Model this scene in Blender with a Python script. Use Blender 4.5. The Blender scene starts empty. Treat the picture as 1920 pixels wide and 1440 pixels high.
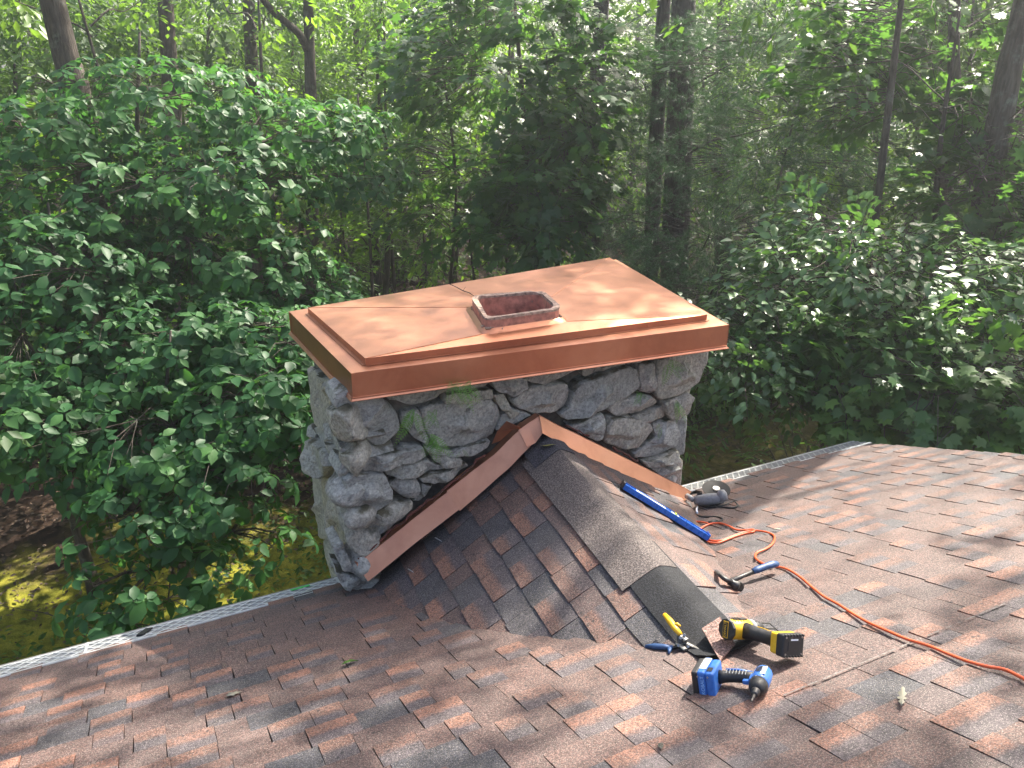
import bpy, math, random
import numpy as np
from mathutils import Vector, Matrix, noise

random.seed(7)
RNG = np.random.default_rng(7)
SC = bpy.context.scene
COL = SC.collection
R_ = math.radians
V3 = lambda *a: np.array(a, float)

# ------------------------------------------------------------------ camera
CAM = V3(0, 0, 5.5)
FPX, PITCH, YAW, ROLL = 1450.0, R_(22.0), R_(26.7), R_(0.7)
_fh = V3(math.sin(YAW), math.cos(YAW), 0)
_r0 = V3(math.cos(YAW), -math.sin(YAW), 0)
_up = V3(0, 0, 1)
FWD = _fh * math.cos(PITCH) - _up * math.sin(PITCH)
_u0 = _fh * math.sin(PITCH) + _up * math.cos(PITCH)
RGT = _r0 * math.cos(ROLL) + _u0 * math.sin(ROLL)
UPC = _u0 * math.cos(ROLL) - _r0 * math.sin(ROLL)
cd = bpy.data.cameras.new('camera')
cam = bpy.data.objects.new('camera', cd)
COL.objects.link(cam)
cd.sensor_fit = 'HORIZONTAL'
cd.sensor_width = 36.0
cd.lens = 36.0 * FPX / 1920.0
cd.clip_start = 0.05
cd.clip_end = 1000
cam.matrix_world = Matrix(((RGT[0], UPC[0], -FWD[0], CAM[0]), (RGT[1], UPC[1], -FWD[1], CAM[1]),
                           (RGT[2], UPC[2], -FWD[2], CAM[2]), (0, 0, 0, 1)))
SC.camera = cam

# ------------------------------------------------------------------ sky, sun, exposure
SUN_AZ, SUN_EL = R_(64), R_(47)            # azimuth from +Y towards +X
SUNV = V3(math.sin(SUN_AZ) * math.cos(SUN_EL), math.cos(SUN_AZ) * math.cos(SUN_EL), math.sin(SUN_EL))
w = bpy.data.worlds.new('World')
SC.world = w
w.use_nodes = True
nt = w.node_tree
bg = nt.nodes['Background']
sky = nt.nodes.new('ShaderNodeTexSky')
sky.sky_type = 'NISHITA'
sky.sun_disc = False
sky.sun_elevation = SUN_EL
sky.sun_rotation = SUN_AZ
sky.air_density = .8
sky.dust_density = 4.5
sky.ozone_density = .4
nt.links.new(sky.outputs[0], bg.inputs[0])
bg.inputs[1].default_value = 0.15
sl = bpy.data.lights.new('sun', 'SUN')
sl.energy = 5.0
sl.angle = R_(0.53)
sl.color = (1.0, 0.93, 0.81)
so = bpy.data.objects.new('sun', sl)
COL.objects.link(so)
so.location = (20, 12, 30)
so.rotation_euler = Vector(-SUNV).to_track_quat('-Z', 'Y').to_euler()
SC.view_settings.view_transform = 'Standard'
SC.view_settings.look = 'None'
SC.view_settings.gamma = 1
SC.view_settings.use_curve_mapping = False
SC.view_settings.exposure = 1.62
SC.render.engine = 'CYCLES'
SC.cycles.max_bounces = 8
SC.cycles.transparent_max_bounces = 4

# ------------------------------------------------------------------ survey helpers
TH = R_(20.6)                               # roof pitch
CT, ST = math.cos(TH), math.sin(TH)
NRM = V3(0, ST, CT)                         # roof normal
UPS = V3(0, -CT, ST)                        # up the roof
RD = 3.9983                                 # roof plane: NRM . P = RD
def ray(px, py):
    return FWD * FPX + RGT * (px - 960) - UPC * (py - 720)
def on_plane(px, py, n, d):
    r = ray(px, py)
    n = np.asarray(n, float)
    return CAM + r * ((d - n @ CAM) / (n @ r))
def roof_at(px, py, h=0.0):
    return on_plane(px, py, NRM, RD + h)
def roof_xy(x, y, h=0.0):
    return V3(x, y, (RD - ST * y) / CT) + NRM * h
def at_dist(px, py, dist):
    """a point along the sight line, dist metres away horizontally"""
    r = ray(px, py)
    return CAM + r * (dist / math.hypot(r[0], r[1]))
def project(P):
    v = np.asarray(P, float) - CAM
    z = v @ FWD
    return 960 + FPX * (v @ RGT) / z, 720 - FPX * (v @ UPC) / z, z
def ground_z(x, y):
    r = np.hypot(x - 2, y)
    return np.clip((r - 10) / 40, 0, 1.6) * 2.2 + 0.12 * np.sin(x * .7 + 1) * np.sin(y * .6) * np.clip((r - 4) / 6, 0, 1)

# ------------------------------------------------------------------ object helpers
def tag(o, label=None, cat=None, group=None, kind=None):
    if label: o['label'] = label
    if cat: o['category'] = cat
    if group: o['group'] = group
    if kind: o['kind'] = kind
    return o
def empty(name, loc, label=None, cat=None, group=None, M=None):
    o = bpy.data.objects.new(name, None)
    COL.objects.link(o)
    if M is not None: o.matrix_world = M
    else: o.location = loc
    o.empty_display_size = .1
    bpy.context.view_layer.update() if False else None
    return tag(o, label, cat, group)
def link(name, me, parent=None, mat=None):
    o = bpy.data.objects.new(name, me)
    COL.objects.link(o)
    if mat and not me.materials: me.materials.append(mat)
    if parent: o.parent = parent
    return o
def world_child(o, parent):
    """parent o, built in world coordinates, under a root that only carries a location"""
    o.parent = parent
    o.matrix_parent_inverse = Matrix.Translation(-Vector(parent.location))
    return o
def frame(origin, x, y, z):
    return Matrix(((x[0], y[0], z[0], origin[0]), (x[1], y[1], z[1], origin[1]), (x[2], y[2], z[2], origin[2]), (0, 0, 0, 1)))
def unit(v):
    v = np.asarray(v, float)
    return v / np.linalg.norm(v)

class MB:
    def __init__(s): s.v = []; s.f = []
    def add(s, vs, fs):
        b = len(s.v)
        s.v += [tuple(float(c) for c in p) for p in vs]
        s.f += [tuple(i + b for i in q) for q in fs]
        return s
    def box(s, c, sz, R=None):
        hx, hy, hz = sz[0] / 2, sz[1] / 2, sz[2] / 2
        vs = [V3(x, y, z) for x in (-hx, hx) for y in (-hy, hy) for z in (-hz, hz)]
        if R is not None: vs = [R @ p for p in vs]
        return s.add([p + np.asarray(c, float) for p in vs],
                     [(0, 1, 3, 2), (4, 6, 7, 5), (0, 4, 5, 1), (2, 3, 7, 6), (0, 2, 6, 4), (1, 5, 7, 3)])
    def prism(s, poly, z0, z1, top_scale=1.0):
        n = len(poly)
        cx = sum(p[0] for p in poly) / n; cy = sum(p[1] for p in poly) / n
        vs = [(p[0], p[1], z0) for p in poly] + [(cx + (p[0] - cx) * top_scale, cy + (p[1] - cy) * top_scale, z1) for p in poly]
        fs = [tuple(reversed(range(n))), tuple(range(n, 2 * n))] + [(i, (i + 1) % n, n + (i + 1) % n, n + i) for i in range(n)]
        return s.add(vs, fs)
    def tube(s, pts, rad, n=8, flat=1.0, up=(0, 0, 1), cap=True):
        pts = [np.asarray(p, float) for p in pts]
        if not hasattr(rad, '__len__'): rad = [rad] * len(pts)
        vs, fs = [], []
        prev = None
        for i, p in enumerate(pts):
            t = pts[min(i + 1, len(pts) - 1)] - pts[max(i - 1, 0)]
            t = t / (np.linalg.norm(t) + 1e-9)
            a = np.asarray(up, float) if prev is None else prev
            a = a - t * (a @ t)
            if np.linalg.norm(a) < 1e-3:
                a = V3(1, 0, 0) - t * t[0]
                if np.linalg.norm(a) < 1e-3: a = V3(0, 1, 0) - t * t[1]
            a = a / np.linalg.norm(a)
            prev = a
            b = np.cross(t, a)
            for k in range(n):
                q = 2 * math.pi * k / n
                vs.append(p + rad[i] * (a * math.cos(q) * flat + b * math.sin(q)))
        for i in range(len(pts) - 1):
            for k in range(n):
                k2 = (k + 1) % n
                fs.append((i * n + k, i * n + k2, (i + 1) * n + k2, (i + 1) * n + k))
        if cap:
            fs.append(tuple(reversed(range(n)))); fs.append(tuple((len(pts) - 1) * n + k for k in range(n)))
        return s.add(vs, fs)
    def mesh(s, name, mat, smooth=False):
        me = bpy.data.meshes.new(name)
        me.from_pydata(s.v, [], s.f)
        me.materials.append(mat)
        if smooth: me.polygons.foreach_set('use_smooth', [True] * len(me.polygons))
        me.update()
        return me
    def build(s, name, mat, parent=None, smooth=False, bevel=0, seg=2):
        o = bpy.data.objects.new(name, s.mesh(name, mat, smooth))
        COL.objects.link(o)
        if parent: o.parent = parent
        if bevel:
            b = o.modifiers.new('bevel', 'BEVEL'); b.width = bevel; b.segments = seg; b.limit_method = 'ANGLE'
        return o

def np_mesh(name, verts, tris, mat, attrs=None, smooth=False):
    me = bpy.data.meshes.new(name)
    n, m = len(verts), len(tris)
    me.vertices.add(n)
    me.vertices.foreach_set('co', np.ascontiguousarray(verts, np.float32).ravel())
    k = tris.shape[1]
    me.loops.add(m * k)
    me.loops.foreach_set('vertex_index', np.ascontiguousarray(tris, np.int32).ravel())
    me.polygons.add(m)
    me.polygons.foreach_set('loop_start', np.arange(0, m * k, k, dtype=np.int32))
    me.polygons.foreach_set('loop_total', np.full(m, k, np.int32))
    if smooth: me.polygons.foreach_set('use_smooth', np.ones(m, bool))
    for an, av in (attrs or {}).items():
        a = me.attributes.new(an, 'FLOAT', 'POINT')
        a.data.foreach_set('value', np.ascontiguousarray(av, np.float32))
    me.materials.append(mat)
    me.update(calc_edges=True)
    return me

# ------------------------------------------------------------------ materials
class NT:
    def __init__(s, name):
        s.m = bpy.data.materials.new(name)
        s.m.use_nodes = True
        s.t = s.m.node_tree
        s.b = s.t.nodes['Principled BSDF']
        s.out = s.t.nodes['Material Output']
    def n(s, typ, **kw):
        o = s.t.nodes.new('ShaderNode' + typ)
        for k, v in kw.items(): setattr(o, k, v)
        return o
    def l(s, a, b): s.t.links.new(a, b)
    def pos(s, scale=(1, 1, 1), obj=False):
        mp = s.n('Mapping'); mp.inputs['Scale'].default_value = scale
        s.l(s.n('TexCoord').outputs['Object'] if obj else s.n('NewGeometry').outputs['Position'], mp.inputs[0])
        return mp.outputs[0]
    def noise(s, vec, scale, detail=3, rough=.55, dist=0):
        x = s.n('TexNoise'); x.inputs['Scale'].default_value = scale; x.inputs['Detail'].default_value = detail
        x.inputs['Roughness'].default_value = rough; x.inputs['Distortion'].default_value = dist
        if vec is not None: s.l(vec, x.inputs['Vector'])
        return x.outputs['Fac']
    def ramp(s, fac, stops, interp='LINEAR'):
        r = s.n('ValToRGB'); r.color_ramp.interpolation = interp
        e = r.color_ramp.elements
        e.remove(e[1])
        e[0].position = stops[0][0]
        for p, c in stops[1:]: e.new(p)
        for q, (p, c) in zip(e, stops): q.color = (c, c, c, 1) if not hasattr(c, '__len__') else (*c, 1)
        s.l(fac, r.inputs[0])
        return r.outputs[0]
    def mix(s, fac, a, b, mode='MIX'):
        x = s.n('Mix', data_type='RGBA', blend_type=mode)
        if hasattr(fac, 'default_value') or hasattr(fac, 'links'): s.l(fac, x.inputs[0])
        else: x.inputs[0].default_value = fac
        for v, i in ((a, 6), (b, 7)):
            if hasattr(v, 'links'): s.l(v, x.inputs[i])
            else: x.inputs[i].default_value = (*v, 1) if len(v) == 3 else v
        return x.outputs[2]
    def math(s, op, a, b=0.0, clamp=False):
        x = s.n('Math', operation=op, use_clamp=clamp)
        for v, i in ((a, 0), (b, 1)):
            if hasattr(v, 'links'): s.l(v, x.inputs[i])
            else: x.inputs[i].default_value = v
        return x.outputs[0]
    def attr(s, name):
        a = s.n('Attribute'); a.attribute_name = name
        return a.outputs['Fac']
    def bump(s, h, strength=.3, dist=.01):
        b = s.n('Bump'); b.inputs['Strength'].default_value = strength; b.inputs['Distance'].default_value = dist
        s.l(h, b.inputs['Height']); s.l(b.outputs[0], s.b.inputs['Normal'])
        return b
    def set(s, col=None, rough=None, metal=None, spec=None):
        for v, k in ((col, 'Base Color'), (rough, 'Roughness'), (metal, 'Metallic'), (spec, 'Specular IOR Level')):
            if v is None: continue
            if hasattr(v, 'links'): s.l(v, s.b.inputs[k])
            else: s.b.inputs[k].default_value = (*v, 1) if hasattr(v, '__len__') else v
        return s.m

def plain(name, col, rough=.5, metal=0.0, var=.12, scale=60, bump=0.0):
    t = NT(name)
    f = t.noise(t.pos(obj=True), scale, 4)
    lo = tuple(c * (1 - var * 1.6) for c in col); hi = tuple(min(1, c * (1 + var)) for c in col)
    c = t.ramp(f, [(.3, lo), (.7, hi)])
    if bump: t.bump(f, bump, .004)
    return t.set(c, t.ramp(f, [(.3, max(0, rough - .08)), (.7, min(1, rough + .1))]), metal)

def shingle_material():
    t = NT('asphalt granules')
    tint, v = t.attr('tint'), t.attr('upv')
    P = t.pos()
    base = t.ramp(tint, [(0, (.030, .031, .038)), (.24, (.045, .041, .046)), (.3, (.068, .041, .037)), (.55, (.090, .050, .041)),
                         (.6, (.100, .052, .040)), (.8, (.120, .059, .042)), (.86, (.150, .068, .045)), (1, (.18, .084, .056))])
    # the printed dark band at the head of the laminated tabs
    warp = t.math('ADD', v, t.math('MULTIPLY', t.math('SUBTRACT', t.noise(P, 25, 2), .5), .22))
    band = t.math('MULTIPLY', t.ramp(warp, [(.30, 0.0), (.46, 1.0)]), t.ramp(tint, [(.56, 0.0), (.62, .88)]))
    c = t.mix(band, base, (.046, .042, .050))
    blotch = t.noise(P, 9, 4, .6)
    c = t.mix(1, c, t.ramp(blotch, [(.3, .72), (.7, 1.22)]), 'MULTIPLY')
    g1 = t.noise(P, 150, 3, .75)
    g2 = t.noise(P, 380, 1, .6)
    c = t.mix(1, c, t.ramp(g1, [(.36, .32), (.5, .92), (.63, 2.0)]), 'MULTIPLY')
    c = t.mix(t.ramp(g2, [(.58, 0.0), (.70, .75)]), c, (.36, .31, .28))
    # specks of algae and pitch: small dark drops
    vo = t.n('TexVoronoi'); vo.inputs['Scale'].default_value = 26; t.l(P, vo.inputs['Vector'])
    dots = t.math('MULTIPLY', t.ramp(vo.outputs['Distance'], [(.11, 1.0), (.19, 0.0)]), t.ramp(t.noise(P, 2.2, 2), [(.42, 0.0), (.54, .85)]))
    c = t.mix(dots, c, (.02, .018, .02))
    # chalk dust and pale weathering where the roof is rubbed
    c = t.mix(t.ramp(t.noise(P, 1.7, 5, .65), [(.56, 0.0), (.8, .22)]), c, (.33, .29, .27))
    h = t.math('ADD', t.math('MULTIPLY', g1, 1.0), t.math('MULTIPLY', g2, .5))
    t.bump(h, .55, .004)
    return t.set(c, .66, None, .5)

def leaf_material(name, dark, mid, light, trans, rough=.36, tw=.33, spec=.5):
    t = NT(name)
    tint = t.attr('tint')
    c = t.ramp(tint, [(0, dark), (.5, mid), (.9, light), (1, tuple(x * 1.35 for x in light))])
    c = t.mix(1, c, t.ramp(t.noise(t.pos(), 5, 2), [(.3, .75), (.7, 1.2)]), 'MULTIPLY')
    t.set(c, rough, None, spec)
    tr = t.n('BsdfTranslucent')
    t.l(t.mix(1, t.mix(.5, c, trans), (2.0, 2.0, 1.6), 'MULTIPLY'), tr.inputs[0])
    mx = t.n('MixShader'); mx.inputs[0].default_value = tw
    t.l(t.b.outputs[0], mx.inputs[1]); t.l(tr.outputs[0], mx.inputs[2]); t.l(mx.outputs[0], t.out.inputs[0])
    return t.m

def bark_material(name, lo, hi):
    t = NT(name)
    P = t.pos((9, 9, 1.4))
    f = t.noise(P, 3.2, 6, .65, .4)
    c = t.ramp(f, [(.3, lo), (.52, tuple((a + b) / 2 for a, b in zip(lo, hi))), (.72, hi)])
    lich = t.ramp(t.noise(t.pos(), 4.5, 5, .7), [(.56, 0.0), (.68, .55)])
    c = t.mix(lich, c, (.21, .23, .19))
    t.bump(f, .9, .03)
    return t.set(c, .9, None, .2)

def copper_material():
    t = NT('new copper sheet')
    P = t.pos()
    f = t.noise(P, 2.6, 5, .62, .6)
    g = t.noise(t.pos((1, 1, 1)), 40, 3, .6)
    c = t.ramp(f, [(.25, (.40, .165, .098)), (.5, (.52, .235, .142)), (.75, (.61, .305, .19))])
    smudge = t.ramp(t.noise(P, 7, 4, .6, .3), [(.48, 0.0), (.80, .5)])
    c = t.mix(smudge, c, (.34, .14, .09))
    r = t.ramp(t.math('ADD', t.math('MULTIPLY', f, .93), t.math('MULTIPLY', g, .07)), [(.3, .30), (.7, .44)])
    t.bump(t.noise(P, 3.5, 1), .10, .03)
    return t.set(c, r, .9, .5)

def stone_material():
    t = NT('grey field stone')
    P = t.pos()
    rnd = t.n('ObjectInfo').outputs['Random']
    sep = t.n('CombineXYZ'); t.l(t.math('MULTIPLY', rnd, 40), sep.inputs[0]); t.l(t.math('MULTIPLY', rnd, 17), sep.inputs[1])
    va = t.n('VectorMath', operation='ADD'); t.l(P, va.inputs[0]); t.l(sep.outputs[0], va.inputs[1])
    Q = va.outputs[0]
    # foliation: stretched bands, turned differently on every stone
    rot = t.n('VectorRotate'); rot.rotation_type = 'EULER_XYZ'; t.l(Q, rot.inputs['Vector'])
    cr = t.n('CombineXYZ'); t.l(t.math('MULTIPLY', rnd, 1.6), cr.inputs[1]); t.l(t.math('MULTIPLY', rnd, 9), cr.inputs[2]); t.l(cr.outputs[0], rot.inputs['Rotation'])
    mp = t.n('Mapping'); mp.inputs['Scale'].default_value = (3.4, 3.4, 8); t.l(rot.outputs[0], mp.inputs[0])
    band = t.noise(mp.outputs[0], 4.0, 6, .68, 1.0)
    spk = t.noise(Q, 70, 4, .75)
    c = t.ramp(band, [(.25, (.23, .23, .225)), (.42, (.38, .38, .37)), (.6, (.50, .498, .48)), (.78, (.64, .638, .62))])
    c = t.mix(1, c, t.ramp(spk, [(.32, .58), (.5, 1.0), (.7, 1.38)]), 'MULTIPLY')
    warm = t.ramp(rnd, [(0, (.99, 1.0, .97)), (.55, (1.04, 1, .93)), (.8, (1.08, 1.0, .84)), (1, (.80, .83, .82))])
    c = t.mix(1, c, warm, 'MULTIPLY')
    lich = t.ramp(t.noise(Q, 8, 6, .75, .5), [(.60, 0.0), (.66, .8)])
    c = t.mix(lich, c, (.50, .51, .47))
    blk = t.ramp(t.noise(Q, 5.5, 6, .7, .3), [(.66, 0.0), (.73, .75)])
    c = t.mix(blk, c, (.035, .035, .033))
    # moss settles on faces that look up
    nz = t.n('SeparateXYZ'); t.l(t.n('NewGeometry').outputs['Normal'], nz.inputs[0])
    ms = t.math('MULTIPLY', t.ramp(nz.outputs[2], [(.55, 0.0), (.85, 1.0)]), t.ramp(t.noise(P, 7, 4), [(.48, 0.0), (.58, .85)]))
    c = t.mix(ms, c, (.075, .065, .03))
    h = t.math('ADD', t.math('MULTIPLY', band, .8), t.math('ADD', t.math('MULTIPLY', spk, .3), t.math('MULTIPLY', t.noise(Q, 15, 8, .78, .6), 1.5)))
    t.bump(h, 1.0, .02)
    return t.set(c, .86, None, .3)

def ground_material():
    t = NT('moss and leaf litter')
    P = t.pos()
    xyz = t.n('SeparateXYZ'); t.l(P, xyz.inputs[0])
    big = t.noise(P, .55, 4, .6)
    # distance from the house wall decides moss or litter
    edge = t.math('ADD', xyz.outputs[1], t.math('MULTIPLY', t.math('SUBTRACT', big, .5), 7.0))
    moss = t.ramp(t.math('MULTIPLY', edge, .1), [(.88, 1.0), (1.02, 0.0)])
    mf = t.noise(P, 4.2, 5, .65)
    fine = t.noise(P, 90, 3, .7)
    mc = t.ramp(mf, [(.28, (.045, .05, .012)), (.45, (.16, .165, .022)), (.62, (.31, .29, .04)), (.8, (.18, .14, .035))])
    vo = t.n('TexVoronoi'); vo.inputs['Scale'].default_value = 13; vo.inputs['Randomness'].default_value = 1; t.l(P, vo.inputs['Vector'])
    sp = t.n('SeparateColor'); t.l(vo.outputs['Color'], sp.inputs[0])
    lc = t.ramp(sp.outputs[0], [(0, (.014, .011, .008)), (.4, (.030, .020, .015)), (.75, (.052, .033, .024)), (1, (.12, .082, .06))])
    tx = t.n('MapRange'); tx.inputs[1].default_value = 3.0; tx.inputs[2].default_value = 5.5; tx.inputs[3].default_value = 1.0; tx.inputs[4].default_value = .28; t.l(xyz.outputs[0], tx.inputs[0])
    moss = t.math('MULTIPLY', moss, tx.outputs[0])  # moss cut back to the right: that side's shade put into the colour
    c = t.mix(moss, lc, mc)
    c = t.mix(1, c, t.ramp(fine, [(.3, .6), (.7, 1.35)]), 'MULTIPLY')
    t.bump(t.math('ADD', mf, t.math('MULTIPLY', fine, .35)), .8, .05)
    return t.set(c, .95, None, .1)

M_SH = shingle_material()
M_CU = copper_material()
M_ST = stone_material()
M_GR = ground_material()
M_BIG = leaf_material('broad dark leaves', (.020, .060, .024), (.032, .098, .036), (.058, .142, .042), (.06, .18, .02), .46, .36, .22)
M_MAP = leaf_material('maple leaves', (.026, .076, .026), (.044, .115, .034), (.085, .165, .038), (.10, .23, .02), .40, .38, .4)
M_OVA = leaf_material('dogwood leaves', (.036, .092, .034), (.062, .135, .048), (.11, .19, .065), (.09, .2, .02), .30, .28, .6)
M_SUN = leaf_material('sunlit tone understorey leaves', (.04, .10, .022), (.07, .15, .028), (.13, .215, .035), (.18, .32, .02), .45, .42)  # brighter, yellower leaf colour stands in for sunlit foliage
M_FAR = leaf_material('distant leaves', (.022, .058, .020), (.042, .094, .026), (.085, .15, .032), (.13, .24, .02), .5, .42, .3)
M_PIN = leaf_material('pine needles', (.02, .06, .032), (.035, .085, .045), (.065, .125, .06), (.06, .14, .03), .42, .25)
M_FRN = leaf_material('fern fronds', (.10, .23, .055), (.16, .33, .08), (.24, .42, .12), (.12, .28, .03), .5, .35)
M_DRY = leaf_material('dry fallen leaves', (.024, .016, .011), (.05, .032, .023), (.12, .078, .054), (.1, .05, .02), .7, .1)
M_BK = bark_material('grey brown bark', (.035, .028, .024), (.15, .125, .105))
M_BKP = bark_material('pine bark', (.03, .026, .026), (.105, .088, .085))
M_DARK = plain('old mortar', (.13, .12, .105), .95, 0, .3, 30)
M_CLAY = plain('terracotta flue clay', (.50, .205, .145), .88, 0, .3, 26, .5)
M_MORT = plain('rough mortar', (.40, .275, .21), .95, 0, .4, 45, .9)
M_ALU = plain('grey painted aluminium', (.20, .19, .18), .45, .3, .1, 14)
M_WHT = plain('pale aluminium mesh', (.66, .67, .67), .4, .35, .1, 30)
M_PLT = plain('light grey guard plate', (.33, .34, .345), .45, .3, .14, 30)
M_WALL = plain('brown siding', (.16, .12, .09), .8, 0, .2, 6)
M_BLK = plain('black rubber', (.018, .018, .02), .55, 0, .3, 90)
M_YEL = plain('yellow tool plastic', (.72, .42, .015), .38, 0, .06, 80)
M_BLU = plain('blue tool plastic', (.035, .15, .50), .36, 0, .1, 80)
M_LVL = plain('blue painted level', (.012, .12, .50), .28, 0, .08, 50)
M_STL = plain('worn steel', (.38, .37, .36), .38, .9, .25, 60)
M_DST = plain('dark forged steel', (.085, .082, .08), .45, .8, .25, 60)
M_GRY = plain('grey tool housing', (.24, .245, .255), .5, 0, .15, 60)
M_LBL = plain('pale label', (.72, .76, .82), .5, 0, .05, 90)
M_ORG = plain('orange cord jacket', (.75, .115, .035), .42, 0, .08, 70)
M_RED = plain('red brown sealant', (.115, .032, .022), .8, 0, .5, 50, .8)
M_GRIP = plain('blue rubber grip', (.022, .065, .17), .5, 0, .25, 70)
M_ROAD = plain('pale gravel road', (.42, .40, .37), .95, 0, .2, 2)

# ------------------------------------------------------------------ ground, road
def build_ground():
    n = 150
    # a polar-ish sheet: fine near the house, reaching far beyond the trees
    g = np.linspace(-1, 1, n)
    g = np.sign(g) * (np.abs(g) ** 2.0) * 135
    X, Y = np.meshgrid(g + 2, g + 6)
    Z = ground_z(X, Y)
    v = np.stack([X, Y, Z], -1).reshape(-1, 3)
    near = np.hypot(v[:, 0] - 2, v[:, 1] - 8) < 22
    for i in np.nonzero(near)[0]:
        v[i, 2] += .07 * noise.noise(Vector(v[i] * 1.1)) + .03 * noise.noise(Vector(v[i] * 3.1))
    idx = np.arange(n * n).reshape(n, n)
    q = np.stack([idx[:-1, :-1], idx[:-1, 1:], idx[1:, 1:], idx[1:, :-1]], -1).reshape(-1, 4)
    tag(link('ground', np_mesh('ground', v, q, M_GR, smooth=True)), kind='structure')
    # a pale track behind the trees
    m = MB()
    pts = [(-70, 62), (-20, 60), (10, 52), (26, 44), (40, 35), (58, 24), (85, 5)]
    vs, fs = [], []
    dense = []
    for a, b in zip(pts, pts[1:]):
        for k in range(12): dense.append((a[0] + (b[0] - a[0]) * k / 12, a[1] + (b[1] - a[1]) * k / 12))
    for i, (x, y) in enumerate(dense):
        for j in range(4):
            yy = y - 3.2 + j * 2.1
            vs.append((x, yy, float(ground_z(x, yy)) + .12))
        if i:
            for j in range(3): fs.append(((i - 1) * 4 + j, i * 4 + j, i * 4 + j + 1, (i - 1) * 4 + j + 1))
    m.add(vs, fs)
    tag(m.build('road', M_ROAD), kind='structure')
build_ground()
def build_haze():  # thin fog box added to imitate the milky veil of sun flare
    m = bpy.data.materials.new('flare veil haze'); m.use_nodes = True
    t = m.node_tree
    t.nodes.remove(t.nodes['Principled BSDF'])
    v = t.nodes.new('ShaderNodeVolumePrincipled')
    v.inputs['Color'].default_value = (.92, .96, 1, 1)
    v.inputs['Density'].default_value = .0036
    v.inputs['Anisotropy'].default_value = .55
    t.links.new(v.outputs[0], t.nodes['Material Output'].inputs['Volume'])
    tag(MB().box((2, 6, 13.3), (290, 290, 29.4)).build('haze', m), kind='stuff')
build_haze()

# ------------------------------------------------------------------ house: walls, roof deck
YE = 3.40            # where the shingles end above the gutter
XR = 4.63            # right rake edge
XL = -3.2
YRIDGE = -2.6
def build_house():
    m = MB()
    n = 1
    a, b = roof_xy(XL, YRIDGE, -.012), roof_xy(XR - .02, YRIDGE, -.012)
    c, d = roof_xy(XR - .02, YE - .01, -.012), roof_xy(XL, YE - .01, -.012)
    t = V3(0, 0, -.14)
    m.add([a, b, c, d, a + t, b + t, c + t, d + t], [(0, 1, 2, 3), (7, 6, 5, 4), (0, 4, 5, 1), (1, 5, 6, 2), (2, 6, 7, 3), (3, 7, 4, 0)])
    # far slope beyond the ridge
    e, f = V3(XL, -9.5, 2.4), V3(XR - .02, -9.5, 2.4)
    m.add([a, b, f, e], [(3, 2, 1, 0)])
    roof = tag(m.build('roof', plain('roof deck felt', (.05, .042, .042), .9)), kind='structure')
    w = MB()
    w.box((.7, -3.1, 1.37), (7.2, 12.0, 2.74))
    tag(w.build('house_wall', M_WALL), kind='structure')
    return roof
ROOF = build_house()

# ------------------------------------------------------------------ shingles
def tab_geo(p00, p10, p11, p01, nrm, t, tint):
    """p00-p10 butt edge (down slope), p01-p11 head; the butt stands t proud, the head dips under the next course"""
    n = np.asarray(nrm)
    lift = .0008
    top = [p00 + n * t, p10 + n * t, p11 + n * lift, p01 + n * lift]
    mid = [p00 * .5 + p01 * .5 + n * (t * .62), p10 * .5 + p11 * .5 + n * (t * .62)]
    bot = [p00 - n * .004, p10 - n * .004, p11 - n * .004, p01 - n * .004]
    v = [top[0], top[1], mid[1], top[2], top[3], mid[0]] + bot
    f = [(0, 1, 2, 5), (5, 2, 3, 4), (0, 6, 7, 1), (1, 7, 8, 3, 2), (4, 9, 6, 0, 5)]
    up = [0, 0, .5, 1, 1, .5, 0, 0, 1, 1]
    return v, f, up
def tab_object(name, geo, tint, parent):
    v, f, up = geo
    me = bpy.data.meshes.new(name)
    o3 = v[0]
    me.from_pydata([tuple(p - o3) for p in v], [], f)
    for an, av in (('tint', [tint] * len(v)), ('upv', up)):
        a = me.attributes.new(an, 'FLOAT', 'POINT'); a.data.foreach_set('value', av)
    me.materials.append(M_SH)
    o = link(name, me)
    o.location = o3
    return world_child(o, parent)
def tab_field(name, tabs, parent):
    vs, fs, ti, up = [], [], [], []
    for (v, f, u), t in tabs:
        b = len(vs)
        vs += [tuple(p) for p in v]; fs += [tuple(i + b for i in q) for q in f]; ti += [t] * len(v); up += u
    me = bpy.data.meshes.new(name)
    me.from_pydata(vs, [], fs)
    for an, av in (('tint', ti), ('upv', up)):
        a = me.attributes.new(an, 'FLOAT', 'POINT'); a.data.foreach_set('value', av)
    me.materials.append(M_SH)
    return tag(world_child(link(name, me), parent), kind='stuff')
def pick_tint(rng, raised, slate=.15):
    r = rng.random()
    if raised: return rng.uniform(.60, .8) if r < .55 else rng.uniform(.84, 1.0) if r < .93 else rng.uniform(.3, .5)
    return rng.uniform(.28, .56) if r < 1 - slate else rng.uniform(0, .24)

EXPO = .128
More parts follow.
